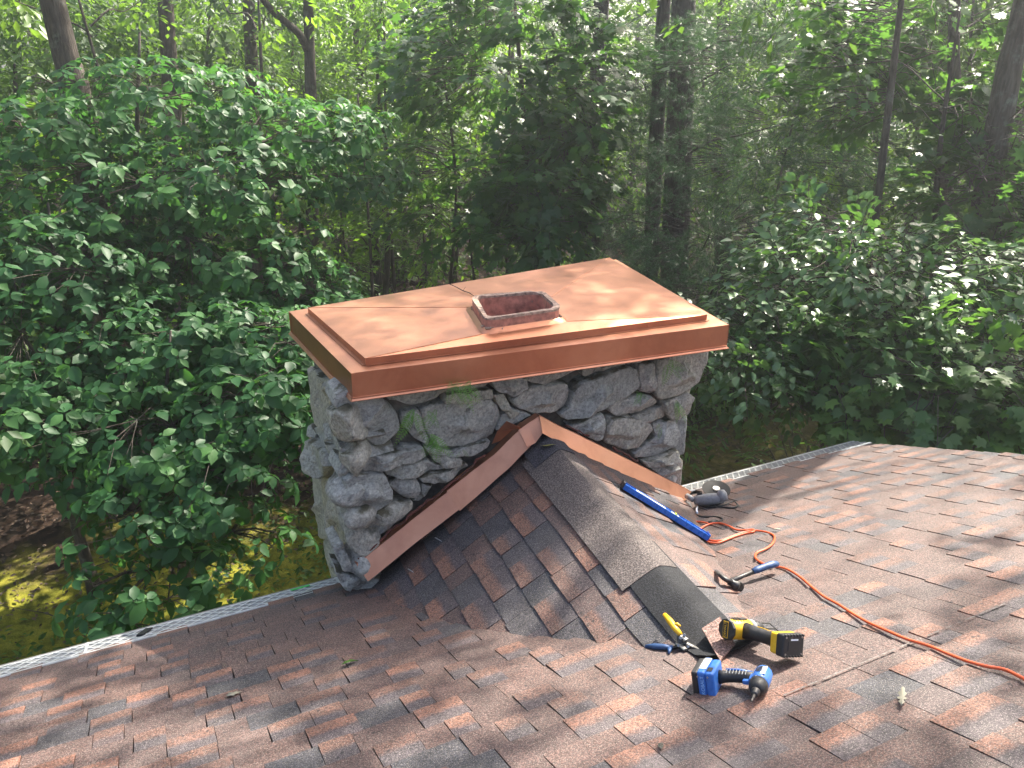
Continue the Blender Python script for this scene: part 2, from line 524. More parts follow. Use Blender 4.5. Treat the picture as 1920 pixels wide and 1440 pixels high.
# cricket surface: ridge line and the two valleys, surveyed from the photograph
RG0, RG1 = V3(1.80, 3.25, 3.748), V3(1.60, 1.52, 3.700)
VL = [(3.40, .79), (3.25, .815), (2.90, .86), (2.471, .955), (2.095, 1.159), (1.907, 1.303), (1.736, 1.41), (1.50, 1.585)]
VR = [(3.40, 2.97), (3.257, 2.874), (2.473, 2.334), (1.955, 2.019), (1.657, 1.80), (1.50, 1.615)]
def ridge(y):
    k = (y - RG1[1]) / (RG0[1] - RG1[1])
    return RG1[0] + (RG0[0] - RG1[0]) * k, RG1[2] + (RG0[2] - RG1[2]) * k
def valley(tab, y):
    ys = [p[0] for p in tab][::-1]; xs = [p[1] for p in tab][::-1]
    return float(np.interp(y, ys, xs))
def cricket(y, w, side, h=0.0):
    """point on the cricket: w metres (horizontal) away from the ridge, side -1 left, +1 right"""
    xr, zr = ridge(y)
    xv = valley(VL if side < 0 else VR, y)
    zv = (RD - ST * y) / CT
    wv = max(.03, abs(xv - xr))
    m = (zr - zv) / wv
    # rounded over the crest
    z = zr - m * w - .006 * math.exp(-(w / .03) ** 2)
    n = unit(V3(side * m, 0, 1))
    return V3(xr + side * w, y, z) + n * h, n, wv, m

def surf_z(x, y):
    z = (RD - ST * y) / CT
    if 1.52 < y < 3.26:
        xr, zr = ridge(y)
        side = -1 if x < xr else 1
        xv = valley(VL if side < 0 else VR, y)
        if (x - xv) * side < 0:
            z = max(z, cricket(y, abs(x - xr), side)[0][2] + (.028 if abs(x - xr) < .16 else .008))
    return z
def surf_at(px, py, h=0.0):
    """the point seen at a picture position on roof or cricket, h above it"""
    r = ray(px, py)
    t0, t1 = 1.0 / FPX, 7.0 / FPX
    for t in np.linspace(t0, t1, 1400):
        P = CAM + r * t
        if P[2] < surf_z(P[0], P[1]) + h / CT: return P
    return roof_at(px, py, h)
def build_shingles():
    rng = random.Random(3)
    tabs = []
    s_eave = YE / CT
    for c in range(55):
        s0 = s_eave - c * EXPO
        x = XL - rng.random() * .3
        raised = rng.random() < .5
        wob = rng.uniform(-.004, .004)
        while x < XR:
            wdt = rng.uniform(.08, .17) if raised else rng.uniform(.09, .23)
            x1 = min(XR, x + wdt)
            if x1 > XL:
                sl, sr = s0 + wob + rng.uniform(-.003, .003), s0 + wob + rng.uniform(-.003, .003)
                up = EXPO + .03
                ty = lambda xx, s, h=0: V3(xx, s * CT, 0) + V3(0, 0, (RD - ST * s * CT) / CT)
                sk = rng.uniform(-.004, .004)
                hz = .0035 * math.sin(x * 2.3 + c * .35) + rng.uniform(0, .002)
                p00, p10, p11, p01 = ty(x, sl), ty(x1 - .0022, sr), ty(x1 - .0022 + sk, s0 - up), ty(x + sk, s0 - up)
                lift = NRM * max(0, hz)
                geo = tab_geo(p00 + lift, p10 + lift, p11, p01, NRM, .0095 if raised else .0055, 0)
                mid = (p00 + p11) / 2
                yy = mid[1]
                skip = False
                if 1.6 < yy < 3.3:
                    a, b = valley(VL, yy), valley(VR, yy)
                    skip = a + .28 < x and x1 < b - .28
                # notch round the chimney foot
                if not skip and not (yy > 3.22 and x1 > .80 and x < 2.95):
                    u, v, z = project(mid)
                    vis = z > .3 and -60 < u < 1980 and -40 < v < 1500
                    u0, v0, _ = project(p00) if z > .3 else (0, 0, 0); u1, v1, _ = project(p10) if z > .3 else (0, 0, 0)
                    u2, v2, _ = project(p01) if z > .3 else (0, 0, 0)
                    area = abs((u1 - u0) * (v2 - v0) - (v1 - v0) * (u2 - u0)) if vis else 0
                    tabs.append((area, geo, pick_tint(rng, raised)))
            x = x1
            raised = not raised if rng.random() < .82 else raised
            if x >= XR: break
    tabs.sort(key=lambda t: -t[0])
    for a, g, t in tabs[:298]: tab_object('shingle', g, t, ROOF)
    tab_field('shingle_courses', [(g, t) for a, g, t in tabs[298:]], ROOF)
build_shingles()

def build_cricket():
    root = empty('roof_cricket', RG1, 'small shingled saddle roof sloping up against the stone chimney', 'roof cricket')
    # body under the shingles
    m = MB()
    ys = np.linspace(1.54, 3.25, 14)
    for side in (-1, 1):
        vs, fs = [], []
        for i, y in enumerate(ys):
            for j in range(6):
                p, n, wv, mm = cricket(y, 0, side)
                q, _, _, _ = cricket(y, wv * 1.05 * j / 5, side, -.006)
                vs.append(q)
            if i:
                for j in range(5):
                    a, b = (i - 1) * 6 + j, i * 6 + j
                    fs.append((a, b, b + 1, a + 1) if side < 0 else (a + 1, b + 1, b, a))
        m.add(vs, fs)
    world_child(m.build('deck', plain('cricket felt', (.045, .04, .042), .9)), root)
    rng = random.Random(11)
    for side in (-1, 1):
        exw = .117                                   # exposure measured level, along the slope about .143
        for c in range(10):
            w0, w1 = .10 + (c + 1) * exw, .10 + c * exw - .03        # butt edge, head
            if c == 0: w1 = .03
            y = 1.45 - rng.random() * .2
            raised = rng.random() < .5
            while y < 3.24:
                wd = rng.uniform(.11, .19) if raised else rng.uniform(.10, .20)
                ya, yb = max(y, 1.53), min(3.245, y + wd)
                ymid = (ya + yb) / 2
                if yb > ya + .03:
                    _, n, wv, mm = cricket(ymid, .1, side)
                    if w0 - exw * .9 < wv + .02:
                        jw = [rng.uniform(-.004, .004) for _ in range(4)]
                        wav = .005 * math.sin(y * 7 + c) if side > 0 else 0
                        P = lambda yy, ww: cricket(yy, max(0, ww), side)[0]
                        if side < 0:
                            q = [P(yb - .002, w0 + jw[0]), P(ya, w0 + jw[1]), P(ya, w1), P(yb - .002, w1)]
                        else:
                            q = [P(ya, w0 + jw[0]), P(yb - .002, w0 + jw[1]), P(yb - .002, w1), P(ya, w1)]
                        l = n * max(0, wav + rng.uniform(0, .002))
                        g = tab_geo(q[0] + l, q[1] + l, q[2], q[3], n, .0095 if raised else .0055, 0)
                        tab_object('shingle', g, pick_tint(rng, raised, .40), root)
                y += wd
                raised = not raised if rng.random() < .85 else raised
    # ridge pieces: long strips bent over the crest
    def cap(y0, y1, wl, wr, lift, mat, lift1=None):
        ny, nw = 14, 13
        vs, fs = [], []
        lift1 = lift if lift1 is None else lift1
        for i in range(ny):
            y = y0 + (y1 - y0) * i / (ny - 1)
            for j in range(nw):
                t = -wl + (wl + wr) * j / (nw - 1)
                side = -1 if t < 0 else 1
                h = lift + (lift1 - lift) * i / (ny - 1)
                p, n, _, m_ = cricket(min(y, 3.25), abs(t), side, 0)
                if m_ > .62:
                    p[2] = max(p[2], ridge(y)[1] - .62 * abs(t) - .004)
                    n = unit(V3(side * .62, 0, 1))
                p[2] = max(p[2], (RD - ST * y) / CT + .006)
                k = math.exp(-(t / .014) ** 2)
                nn = unit(n * (1 - k) + V3(0, 0, 1) * k)
                p = p + nn * (h + .0025 * noise.noise(Vector((y * 5, t * 9, 3))))
                vs.append(p)
            if i:
                for j in range(nw - 1):
                    a, b = (i - 1) * nw + j, i * nw + j
                    fs.append((a, a + 1, b + 1, b))
        mb = MB().add(vs, fs)
        o = mb.build('ridge_cap', mat, None, True)
        world_child(o, root)
        s = o.modifiers.new('thickness', 'SOLIDIFY'); s.thickness = .0032; s.offset = 1; o.modifiers.new('crisp', 'EDGE_SPLIT').split_angle = R_(40)
        return o
    def gran(name, c, dark):
        t = NT(name)
        P = t.pos()
        g = t.noise(P, 150, 3, .75); g2 = t.noise(P, 380, 1)
        col = t.mix(1, t.ramp(t.noise(P, 3, 3), [(.3, tuple(x * .8 for x in c)), (.7, c)]), t.ramp(g, [(.36, .3), (.5, .9), (.64, 2.3)]), 'MULTIPLY')
        col = t.mix(t.ramp(g2, [(.58, 0.0), (.74, .1 if dark else .6)]), col, (.40, .38, .37))
        t.bump(g, .6, .004)
        return t.set(col, .8, None, .3)
    grey, black = gran('grey granules', (.092, .074, .068), False), gran('black granules', (.011, .012, .015), True)
    cap(1.50, 2.20, .125, .10, .010, black, .011)
    cap(2.00, 3.08, .158, .085, .0135, grey, .0145)
    cap(2.98, 3.235, .125, .08, .020, gran('charcoal granules', (.05, .047, .055), True))
    # loose cut tab where the saddle runs out on the roof
    m = MB()
    a = [surf_at(*q, h=.022) for q in ((1316, 1178), (1350, 1156), (1378, 1206), (1350, 1238))]
    m.add(a + [p - NRM * .006 for p in a], [(0, 1, 2, 3), (7, 6, 5, 4), (0, 4, 5, 1), (1, 5, 6, 2), (2, 6, 7, 3), (3, 7, 4, 0)])
    o = m.build('ridge_cap', gran('rust granules', (.20, .12, .10), False))
    world_child(o, root)
    return root
CRICKET = build_cricket()

def chalk():
    rng = random.Random(8)
    vs, fs = [], []
    a, b = roof_at(1470, 1303, .0125), roof_at(1885, 1131, .0125)
    d = b - a
    t = 0.0
    while t < 1:
        t1 = min(1, t + rng.uniform(.004, .02))
        wd = rng.uniform(.0018, .0038)
        n = len(vs)
        for q, s_ in ((t, -1), (t1, -1), (t1, 1), (t, 1)): vs.append(a + d * q + UPS * wd * s_)
        fs.append((n, n + 1, n + 2, n + 3))
        t = t1 + (0 if rng.random() < .86 else rng.uniform(.004, .035))
    o = MB().add(vs, fs).build('chalk_line', plain('chalk', (.19, .165, .15), .9, 0, .5, 160))
    tag(world_child(o, ROOF), kind='stuff')
chalk()

# ------------------------------------------------------------------ gutters with mesh guards
def build_gutter(name, x0, x1, label, pitch=.074, lat=None):
    root = empty(name, roof_xy((x0 + x1) / 2, 3.5), label, 'gutter', 'gutters along the eave')
    y0, y1 = 3.375, 3.53
    zf = lambda y: (RD - ST * y) / CT
    # trough: open channel with a rolled outer lip
    prof = [(y0 - .02, zf(y0) - .03), (y0 - .02, zf(y0) - .15), (y1 - .03, zf(y0) - .15), (y1 + .012, zf(y1) - .06), (y1 + .016, zf(y1) + .004), (y1 + .002, zf(y1) + .006),
            (y1 + .004, zf(y1) - .055), (y1 - .035, zf(y0) - .142), (y0 - .012, zf(y0) - .142), (y0 - .012, zf(y0) - .03)]
    m = MB()
    n = len(prof)
    vs = [(x0, a, b) for a, b in prof] + [(x1, a, b) for a, b in prof]
    m.add(vs, [(i, (i + 1) % n, n + (i + 1) % n, n + i) for i in range(n)] + [tuple(range(n)), tuple(reversed(range(n, 2 * n)))])
    world_child(m.build('trough', M_ALU), root)
    def on(x, y, h): return roof_xy(x, y, h)
    m = MB()
    a, b, c, d = on(x0, y0 - .01, .006), on(x1, y0 - .01, .006), on(x1, y1 - .002, .004), on(x0, y1 - .002, .004)
    t = NRM * -.002
    m.add([a, b, c, d, a + t, b + t, c + t, d + t], [(0, 1, 2, 3), (7, 6, 5, 4), (0, 4, 5, 1), (1, 5, 6, 2), (2, 6, 7, 3), (3, 7, 4, 0)])
    world_child(m.build('guard_plate', M_PLT), root)
    # raised diamond lattice of the guard
    m = MB()
    wy = y1 - y0 - .03
    rows = 2
    L = wy / rows
    def bar(pa, pb, wd=.0042):
        dv = unit(pb - pa); sd = np.cross(dv, NRM) * wd
        q = [pa - sd, pb - sd, pb + sd, pa + sd]
        m.add(q + [p + NRM * .003 for p in q], [(4, 5, 6, 7), (0, 1, 5, 4), (1, 2, 6, 5), (2, 3, 7, 6), (3, 0, 4, 7)])
    k = int((x1 - x0) / pitch)
    ya = y0 + .015
    for i in range(-rows, k + 1):
        for sgn in (1, -1):
            xa = x0 + i * pitch if sgn > 0 else x0 + (i + rows) * pitch
            p, q = (xa, ya), (xa + sgn * rows * pitch, ya + wy)
            def clip(p, q):
                (ax, ay), (bx, by) = p, q
                lo, hi = 0.0, 1.0
                for xb, s in ((x0 + .004, 1), (x1 - .004, -1)):
                    da, db = s * (ax - xb), s * (bx - xb)
                    if da < 0 and db < 0: return None
                    if da < 0: lo = max(lo, da / (da - db))
                    if db < 0: hi = min(hi, da / (da - db))
                return (ax + (bx - ax) * lo, ay + (by - ay) * lo), (ax + (bx - ax) * hi, ay + (by - ay) * hi)
            r = clip(p, q)
            if r and abs(r[0][1] - r[1][1]) > .004: bar(on(*r[0], .0065 + (.0004 if sgn > 0 else 0)), on(*r[1], .0065 + (.0004 if sgn > 0 else 0)))
    tag(world_child(m.build('diamond_mesh', lat or M_WHT), root), kind='stuff')
    m = MB()
    bar(on(x0, y0 + .006, .0062), on(x1, y0 + .006, .0062), .007)
    bar(on(x0, y1 - .011, .0062), on(x1, y1 - .011, .0062), .007)
    world_child(m.build('guard_rim', M_WHT), root)
    return root
RROOF = np.array([[1, 0, 0], [0, CT, ST], [0, -ST, CT]])
g = build_gutter('gutter', XL, .735, 'gutter with diamond mesh guard running off the lower left of the chimney')
for xj in (-.47, .722):
    m = MB(); m.box(roof_xy(xj, 3.452, .007), (.012, .165, .008), RROOF); o = m.build('joint_cover' if xj < 0 else 'end_cap', M_WHT); world_child(o, g)
m = MB(); m.box(roof_xy(-.22, 3.455, .012), (.035, .085, .008), RROOF @ np.array(Matrix.Rotation(-.5, 3, 'Z'))); world_child(m.build('clip', M_BLK), g)
g2 = build_gutter('gutter', 2.92, XR + .02, 'sunlit pale gutter on the far side of the chimney, under the right slope', .05, plain('weathered aluminium mesh', (.36, .365, .36), .5, .3))
# green tape on the end of the left gutter
m = MB(); m.box(roof_xy(.53, 3.51, .010), (.10, .026, .003), RROOF)
tag(m.build('green_tape', plain('green tape', (.05, .5, .09), .5)), 'scrap of bright green tape on the gutter guard beside the chimney', 'tape')

# ------------------------------------------------------------------ chimney
YC = 3.245
CHX0, CHX1 = .76, 2.86
LEFT_DIR = unit(V3(.02, 1, 0))
def chimney():
    root = empty('chimney', (1.8, 3.8, 0), 'rough grey fieldstone chimney standing at the eave', 'chimney')
    m = MB()
    m.add([(CHX0 + .08, YC + .065, -.2), (CHX1 - .10, YC + .065, -.2), (CHX1 + .10, 4.75, -.2), (CHX0 + .09, 4.25, -.2),
           (CHX0 + .08, YC + .065, 4.08), (CHX1 - .05, YC + .06, 4.02), (CHX1 + .12, 4.65, 4.05), (CHX0 + .09, 4.22, 4.12)],
          [(3, 2, 1, 0), (4, 5, 6, 7), (0, 1, 5, 4), (1, 2, 6, 5), (2, 3, 7, 6), (3, 0, 4, 7)])
    world_child(m.build('mortar_core', M_DARK), root)
    Z1 = lambda x, y: (520 + x * .45833, 460 + y * .45833)
    front = [
        ([(245, 625), (300, 596), (425, 600), (440, 640), (500, 690), (512, 770), (480, 803), (430, 838), (390, 825), (330, 775), (280, 720), (240, 665)], .085),
        ([(438, 600), (700, 565), (868, 545), (872, 585), (700, 606), (640, 640), (560, 662), (470, 640)], .03),
        ([(700, 612), (880, 590), (888, 628), (795, 644), (690, 655)], .045),
        ([(600, 690), (650, 660), (880, 637), (915, 670), (924, 715), (890, 790), (790, 830), (680, 838), (640, 812), (612, 745)], .07),
        ([(518, 700), (592, 684), (610, 745), (636, 812), (625, 835), (560, 790), (520, 745)], .05),
        ([(890, 622), (930, 612), (962, 672), (1000, 700), (960, 712), (925, 680)], .035),
        ([(880, 552), (960, 538), (1028, 550), (1030, 592), (965, 622), (892, 592)], .055),
        ([(925, 520), (1040, 500), (1240, 478), (1272, 505), (1185, 553), (1110, 580), (1030, 562)], .065),
        ([(965, 640), (1040, 592), (1198, 568), (1206, 605), (1195, 660), (1150, 692), (1050, 697), (985, 668)], .08),
        ([(1208, 602), (1252, 556), (1440, 500), (1482, 520), (1486, 582), (1432, 622), (1320, 682), (1185, 710), (1155, 700), (1198, 662)], .075),
        ([(1270, 498), (1360, 470), (1442, 470), (1444, 492), (1340, 520), (1262, 545)], .03),
        ([(1452, 470), (1545, 448), (1556, 474), (1490, 492), (1456, 500)], .035),
        ([(1488, 498), (1545, 484), (1556, 560), (1532, 612), (1494, 602)], .065),
        ([(1562, 470), (1640, 428), (1766, 412), (1755, 482), (1722, 560), (1645, 612), (1565, 632), (1545, 600)], .09),
        ([(1366, 664), (1400, 640), (1530, 618), (1568, 650), (1500, 690), (1402, 706), (1372, 690)], .07),
        ([(1478, 712), (1540, 682), (1590, 668), (1606, 706), (1560, 732), (1488, 732)], .05),
        ([(1588, 645), (1680, 600), (1708, 632), (1690, 692), (1622, 722), (1600, 690)], .07),
        ([(1195, 745), (1330, 690), (1342, 702), (1342, 792), (1312, 808), (1250, 772)], .06),
        ([(1348, 742), (1370, 710), (1440, 708), (1532, 732), (1562, 762), (1490, 838), (1440, 847), (1360, 822), (1345, 790)], .085),
        ([(1545, 742), (1640, 720), (1670, 790), (1640, 832), (1560, 872), (1478, 882), (1470, 862), (1565, 790)], .06),
        ([(1498, 892), (1560, 874), (1640, 838), (1648, 882), (1590, 908), (1520, 908)], .07),
        ([(1532, 918), (1630, 896), (1652, 912), (1642, 942), (1590, 955)], .06),
        ([(1600, 960), (1660, 948), (1668, 985), (1620, 1000)], .05),
        ([(262, 832), (340, 862), (460, 858), (602, 830), (612, 876), (560, 902), (450, 906), (362, 938), (330, 915), (268, 868)], .095),
        ([(612, 838), (680, 845), (720, 852), (770, 832), (880, 800), (870, 830), (800, 870), (752, 868), (640, 862)], .03),
        ([(636, 866), (700, 852), (762, 880), (752, 908), (682, 912), (645, 886)], .055),
        ([(452, 938), (520, 908), (622, 890), (692, 912), (702, 922), (560, 952), (465, 957)], .075),
        ([(588, 962), (680, 932), (780, 898), (788, 912), (722, 962), (645, 988), (600, 976)], .05),
        ([(268, 962), (300, 942), (432, 926), (474, 1012), (462, 1052), (382, 1108), (330, 1082), (290, 1032)], .085),
        ([(462, 992), (500, 960), (572, 956), (592, 1002), (582, 1042), (520, 1036)], .07),
        ([(600, 990), (648, 992), (640, 1012), (598, 1062), (565, 1060), (590, 1040)], .03),
        ([(316, 1142), (400, 1092), (470, 1060), (556, 1050), (552, 1078), (480, 1112), (352, 1158)], .08),
        ([(358, 1172), (400, 1142), (480, 1116), (542, 1086), (532, 1112), (442, 1182), (370, 1238)], .05),
        ([(296, 1132), (352, 1166), (370, 1232), (342, 1284), (304, 1232), (288, 1162)], .07),
        ([(232, 1252), (275, 1228), (302, 1300), (330, 1345), (268, 1332)], .07),
        ([(240, 1338), (332, 1352), (362, 1378), (330, 1420), (268, 1400)], .06),
        ([(270, 905), (330, 928), (300, 945), (272, 962), (250, 950)], .03),
        ([(520, 838), (610, 838), (590, 858), (530, 862)], .02),
        ([(930, 700), (980, 676), (1050, 702), (1000, 730), (940, 760), (905, 765)], .025),
    ]
    left = [
        ([(160, 500), (215, 520), (250, 590), (246, 700), (212, 762), (170, 722), (152, 620)], .05),
        ([(205, 520), (260, 545), (300, 600), (252, 640), (240, 590)], .03),
        ([(136, 832), (182, 782), (242, 832), (252, 892), (230, 938), (150, 912), (128, 872)], .11),
        ([(176, 745), (242, 722), (302, 802), (342, 872), (270, 862), (205, 805)], .06),
        ([(158, 940), (202, 940), (212, 1012), (202, 1100), (212, 1202), (172, 1192), (156, 1052)], .06),
        ([(208, 945), (268, 955), (292, 1052), (302, 1142), (262, 1222), (214, 1202), (206, 1080)], .07),
        ([(172, 1210), (252, 1232), (262, 1335), (190, 1385), (172, 1292)], .06),
        ([(255, 700), (290, 720), (335, 790), (310, 800), (262, 740)], .03),
        ([(150, 735), (172, 725), (182, 770), (140, 815)], .04),
        ([(240, 870), (275, 870), (270, 950), (236, 940)], .03),
        ([(185, 1395), (262, 1345), (275, 1405), (240, 1450), (190, 1460)], .05),
    ]
    lp = V3(CHX0, YC, 0)
    ln = unit(V3(-1, .02, 0))
    def stone(poly, depth, origin, u, v, n, seed):
        """poly in (u,v) metres on the face; a rounded, chipped block standing depth proud of the wall"""
        rnd = random.Random(seed)
        P = np.array(poly)
        # soften the corners, resample
        Q = []
        for i in range(len(P)):
            a, b = P[i], P[(i + 1) % len(P)]
            Q += [a * .93 + b * .07, a * .07 + b * .93]
        Q = np.array(Q)
        seg = np.linalg.norm(np.roll(Q, -1, 0) - Q, axis=1)
        cum = np.concatenate([[0], np.cumsum(seg)])
        N = 40
        T = np.linspace(0, cum[-1], N, endpoint=False)
        QQ = np.vstack([Q, Q[:1]])
        out = np.stack([np.interp(T, cum, QQ[:, 0]), np.interp(T, cum, QQ[:, 1])], 1)
        c = out.mean(0)
        size = math.sqrt(abs(np.sum(out[:, 0] * np.roll(out[:, 1], -1) - out[:, 1] * np.roll(out[:, 0], -1))) / 2)
        tx, ty = rnd.uniform(-.2, .2), rnd.uniform(-.28, .1)
        cuts = [(rnd.uniform(.90, 1.15), (rnd.uniform(-1, 1) * .5, rnd.uniform(-1, 1) * .5)) for _ in range(4)] + [(rnd.uniform(1.1, 1.5), (math.cos(q_) * 1.3, math.sin(q_) * 1.3)) for q_ in (rnd.uniform(0, 6.28) for _ in range(3))]
        rings = [(.95, -.16), (1.0, -.03), (1.022, .22), (1.012, .60), (.985, .84), (.925, .97), (.80, 1.0), (.60, 1.0), (.38, 1.0), (.18, 1.0)]
        vs, fs = [], []
        def pt(q, hh):
            s = hh * depth if hh > 0 else hh
            d = (q - c)
            if hh > .4:
                s += (d[0] * tx + d[1] * ty) * .5
                for h0, gk in cuts: s = max(min(s, depth * h0 + d[0] * gk[0] + d[1] * gk[1]), depth * .5 * min(1, hh))
            p = origin + u * q[0] + v * q[1] + n * s
            a = Vector(p) * (2.6 / max(.12, size)) * .5
            big = noise.noise(a + Vector((seed, 0, 0)))
            ridged = abs(noise.noise(Vector(p) * 9 + Vector((0, seed, 0))))
            fine = noise.noise(Vector(p) * 26 + Vector((seed, 3, 0)))
            cell = noise.cell(Vector(p) * 11 + Vector((seed * 2, 0, 1)))
            k = min(1, max(0, hh + .3))
            disp = (.014 * big - .013 * ridged + .005 * fine + .003 * cell) * k * min(1, depth / .05)
            w = .006 * noise.noise(Vector(p) * 20 + Vector((7, seed, 0)))
            return p + n * disp + u * w + v * w
        for sc, hh in rings:
            for q in out: vs.append(pt(c + (q - c) * sc, hh))
        for i in range(len(rings) - 1):
            for k in range(N):
                k2 = (k + 1) % N
                fs.append((i * N + k, i * N + k2, (i + 1) * N + k2, (i + 1) * N + k))
        vs.append(pt(c, 1.05))
        b = (len(rings) - 1) * N
        for k in range(N): fs.append((b + k, b + (k + 1) % N, len(vs) - 1))
        o3 = origin + u * c[0] + v * c[1]
        # outward winding
        ar = np.sum(out[:, 0] * np.roll(out[:, 1], -1) - out[:, 1] * np.roll(out[:, 0], -1))
        if ar < 0: fs = [tuple(reversed(f)) for f in fs]
        me = bpy.data.meshes.new('stone')
        me.from_pydata([tuple(p - o3) for p in vs], [], fs)
        me.polygons.foreach_set('use_smooth', [True] * len(me.polygons))
        me.materials.append(M_ST)
        o = link('stone', me)
        o.location = o3
        o.modifiers.new('crisp', 'EDGE_SPLIT').split_angle = R_(24)
        return world_child(o, root)
    seed = 1
    for poly, dep in front:
        pts = []
        for q in poly:
            P = on_plane(*Z1(*q), (0, 1, 0), YC - .03)
            pts.append((P[0], P[2]))
        stone(pts, dep * .9 + .012, V3(0, YC + .02 + .022 * math.sin(seed * 1.7), 0), V3(1, 0, 0), V3(0, 0, 1), V3(0, -1, 0), seed)
        seed += 1
    pn = ln
    for poly, dep in left:
        pts = []
        for q in poly:
            # the left flank seen edge-on: sideways position becomes depth along the wall
            px, py = Z1(*q)
            edge = 645 - (py - 740) * .012
            k = np.clip((edge + 18 - px) / 62, -.05, 1.05)
            y = YC + k * .95
            r = ray(px, py)
            P = CAM + r * (y / r[1])
            pts.append((y - YC, P[2]))
        mc = np.mean(pts, 0); pts = [tuple(mc + (np.array(q) - mc) * 1.04) for q in pts]
        stone(pts, dep * 1.15 + .02, V3(CHX0 + .05 - .02 * math.sin(seed * 2.3), YC, 0), unit(V3(.02, 1, 0)), V3(0, 0, 1), V3(-1, .02, 0), seed)
        seed += 1
    import bmesh
    def boulder(c, rad, rz, seed):
        bm = bmesh.new()
        bmesh.ops.create_icosphere(bm, subdivisions=4, radius=1.0)
        rr = random.Random(seed)
        cuts = [(unit(V3(rr.gauss(0, 1), rr.gauss(0, 1), rr.gauss(0, .7))), rr.uniform(.62, .9)) for _ in range(11)]
        Mz = Matrix.Rotation(rz, 3, 'Z')
        for v in bm.verts:
            p = V3(*v.co)
            p = np.sign(p) * np.abs(p) ** .8
            for n_, d_ in cuts:
                e = p @ n_ - d_
                if e > 0: p = p - n_ * e * .92
            q = Vector(p)
            p = p * (1 + .10 * noise.noise(q * 1.7 + Vector((seed, 0, 0))) - .05 * abs(noise.noise(q * 4 + Vector((0, seed, 0)))) + .02 * noise.noise(q * 9))
            v.co = Mz @ Vector(p * V3(*rad))
        me = bpy.data.meshes.new('stone')
        bm.to_mesh(me); bm.free()
        me.polygons.foreach_set('use_smooth', [True] * len(me.polygons))
        me.materials.append(M_ST)
        o = link('stone', me); o.location = c
        return world_child(o, root)
    rb = random.Random(4)
    for k, (dx, dy, z, rx, ry, rz_) in enumerate(((.0, .06, 3.99, .10, .17, .10), (.01, .07, 3.80, .09, .16, .11), (-.02, .05, 3.63, .12, .15, .08), (.0, .06, 3.50, .10, .17, .07), (.02, .05, 3.36, .09, .16, .10), (-.01, .05, 3.20, .10, .16, .10),
                                                 (.02, .05, 3.04, .09, .17, .09), (.03, .05, 2.88, .10, .16, .10))):
        boulder(V3(CHX0 + .045 + dx, YC + dy, z), (rx, ry, rz_), rb.uniform(-.25, .25), 60 + k)
    # lower courses of the flank down to the ground, and the right flank: unseen faces kept simple
    rnd = random.Random(5)
    for z0 in np.arange(0.0, 2.2, .34):
        y = YC
        while y < 4.15:
            wd = rnd.uniform(.28, .5)
            y1 = min(4.2, y + wd)
            pts = [(y - YC + .01, z0), (y1 - YC - .01, z0 + rnd.uniform(-.02, .02)), (y1 - YC - .01, z0 + .32), (y - YC + .01, z0 + .32 + rnd.uniform(-.03, .01))]
            stone(pts, .06, V3(CHX0 + .03, YC, 0), unit(V3(.02, 1, 0)), V3(0, 0, 1), V3(-1, .02, 0), seed); seed += 1
            y = y1
    for z0 in np.arange(2.2, 3.95, .29):
        y = YC
        while y < 4.4:
            wd = rnd.uniform(.25, .5)
            y1 = min(4.5, y + wd)
            pts = [(y - YC + .01, z0), (y1 - YC - .01, z0), (y1 - YC - .01, z0 + .275), (y - YC + .01, z0 + .275)]
            stone(pts, .06, V3(CHX1 - .08, YC, 0), unit(V3(.1, 1, 0)), V3(0, 0, 1), unit(V3(1, -.1, 0)), seed); seed += 1
            y = y1
    return root
CHIM = chimney()

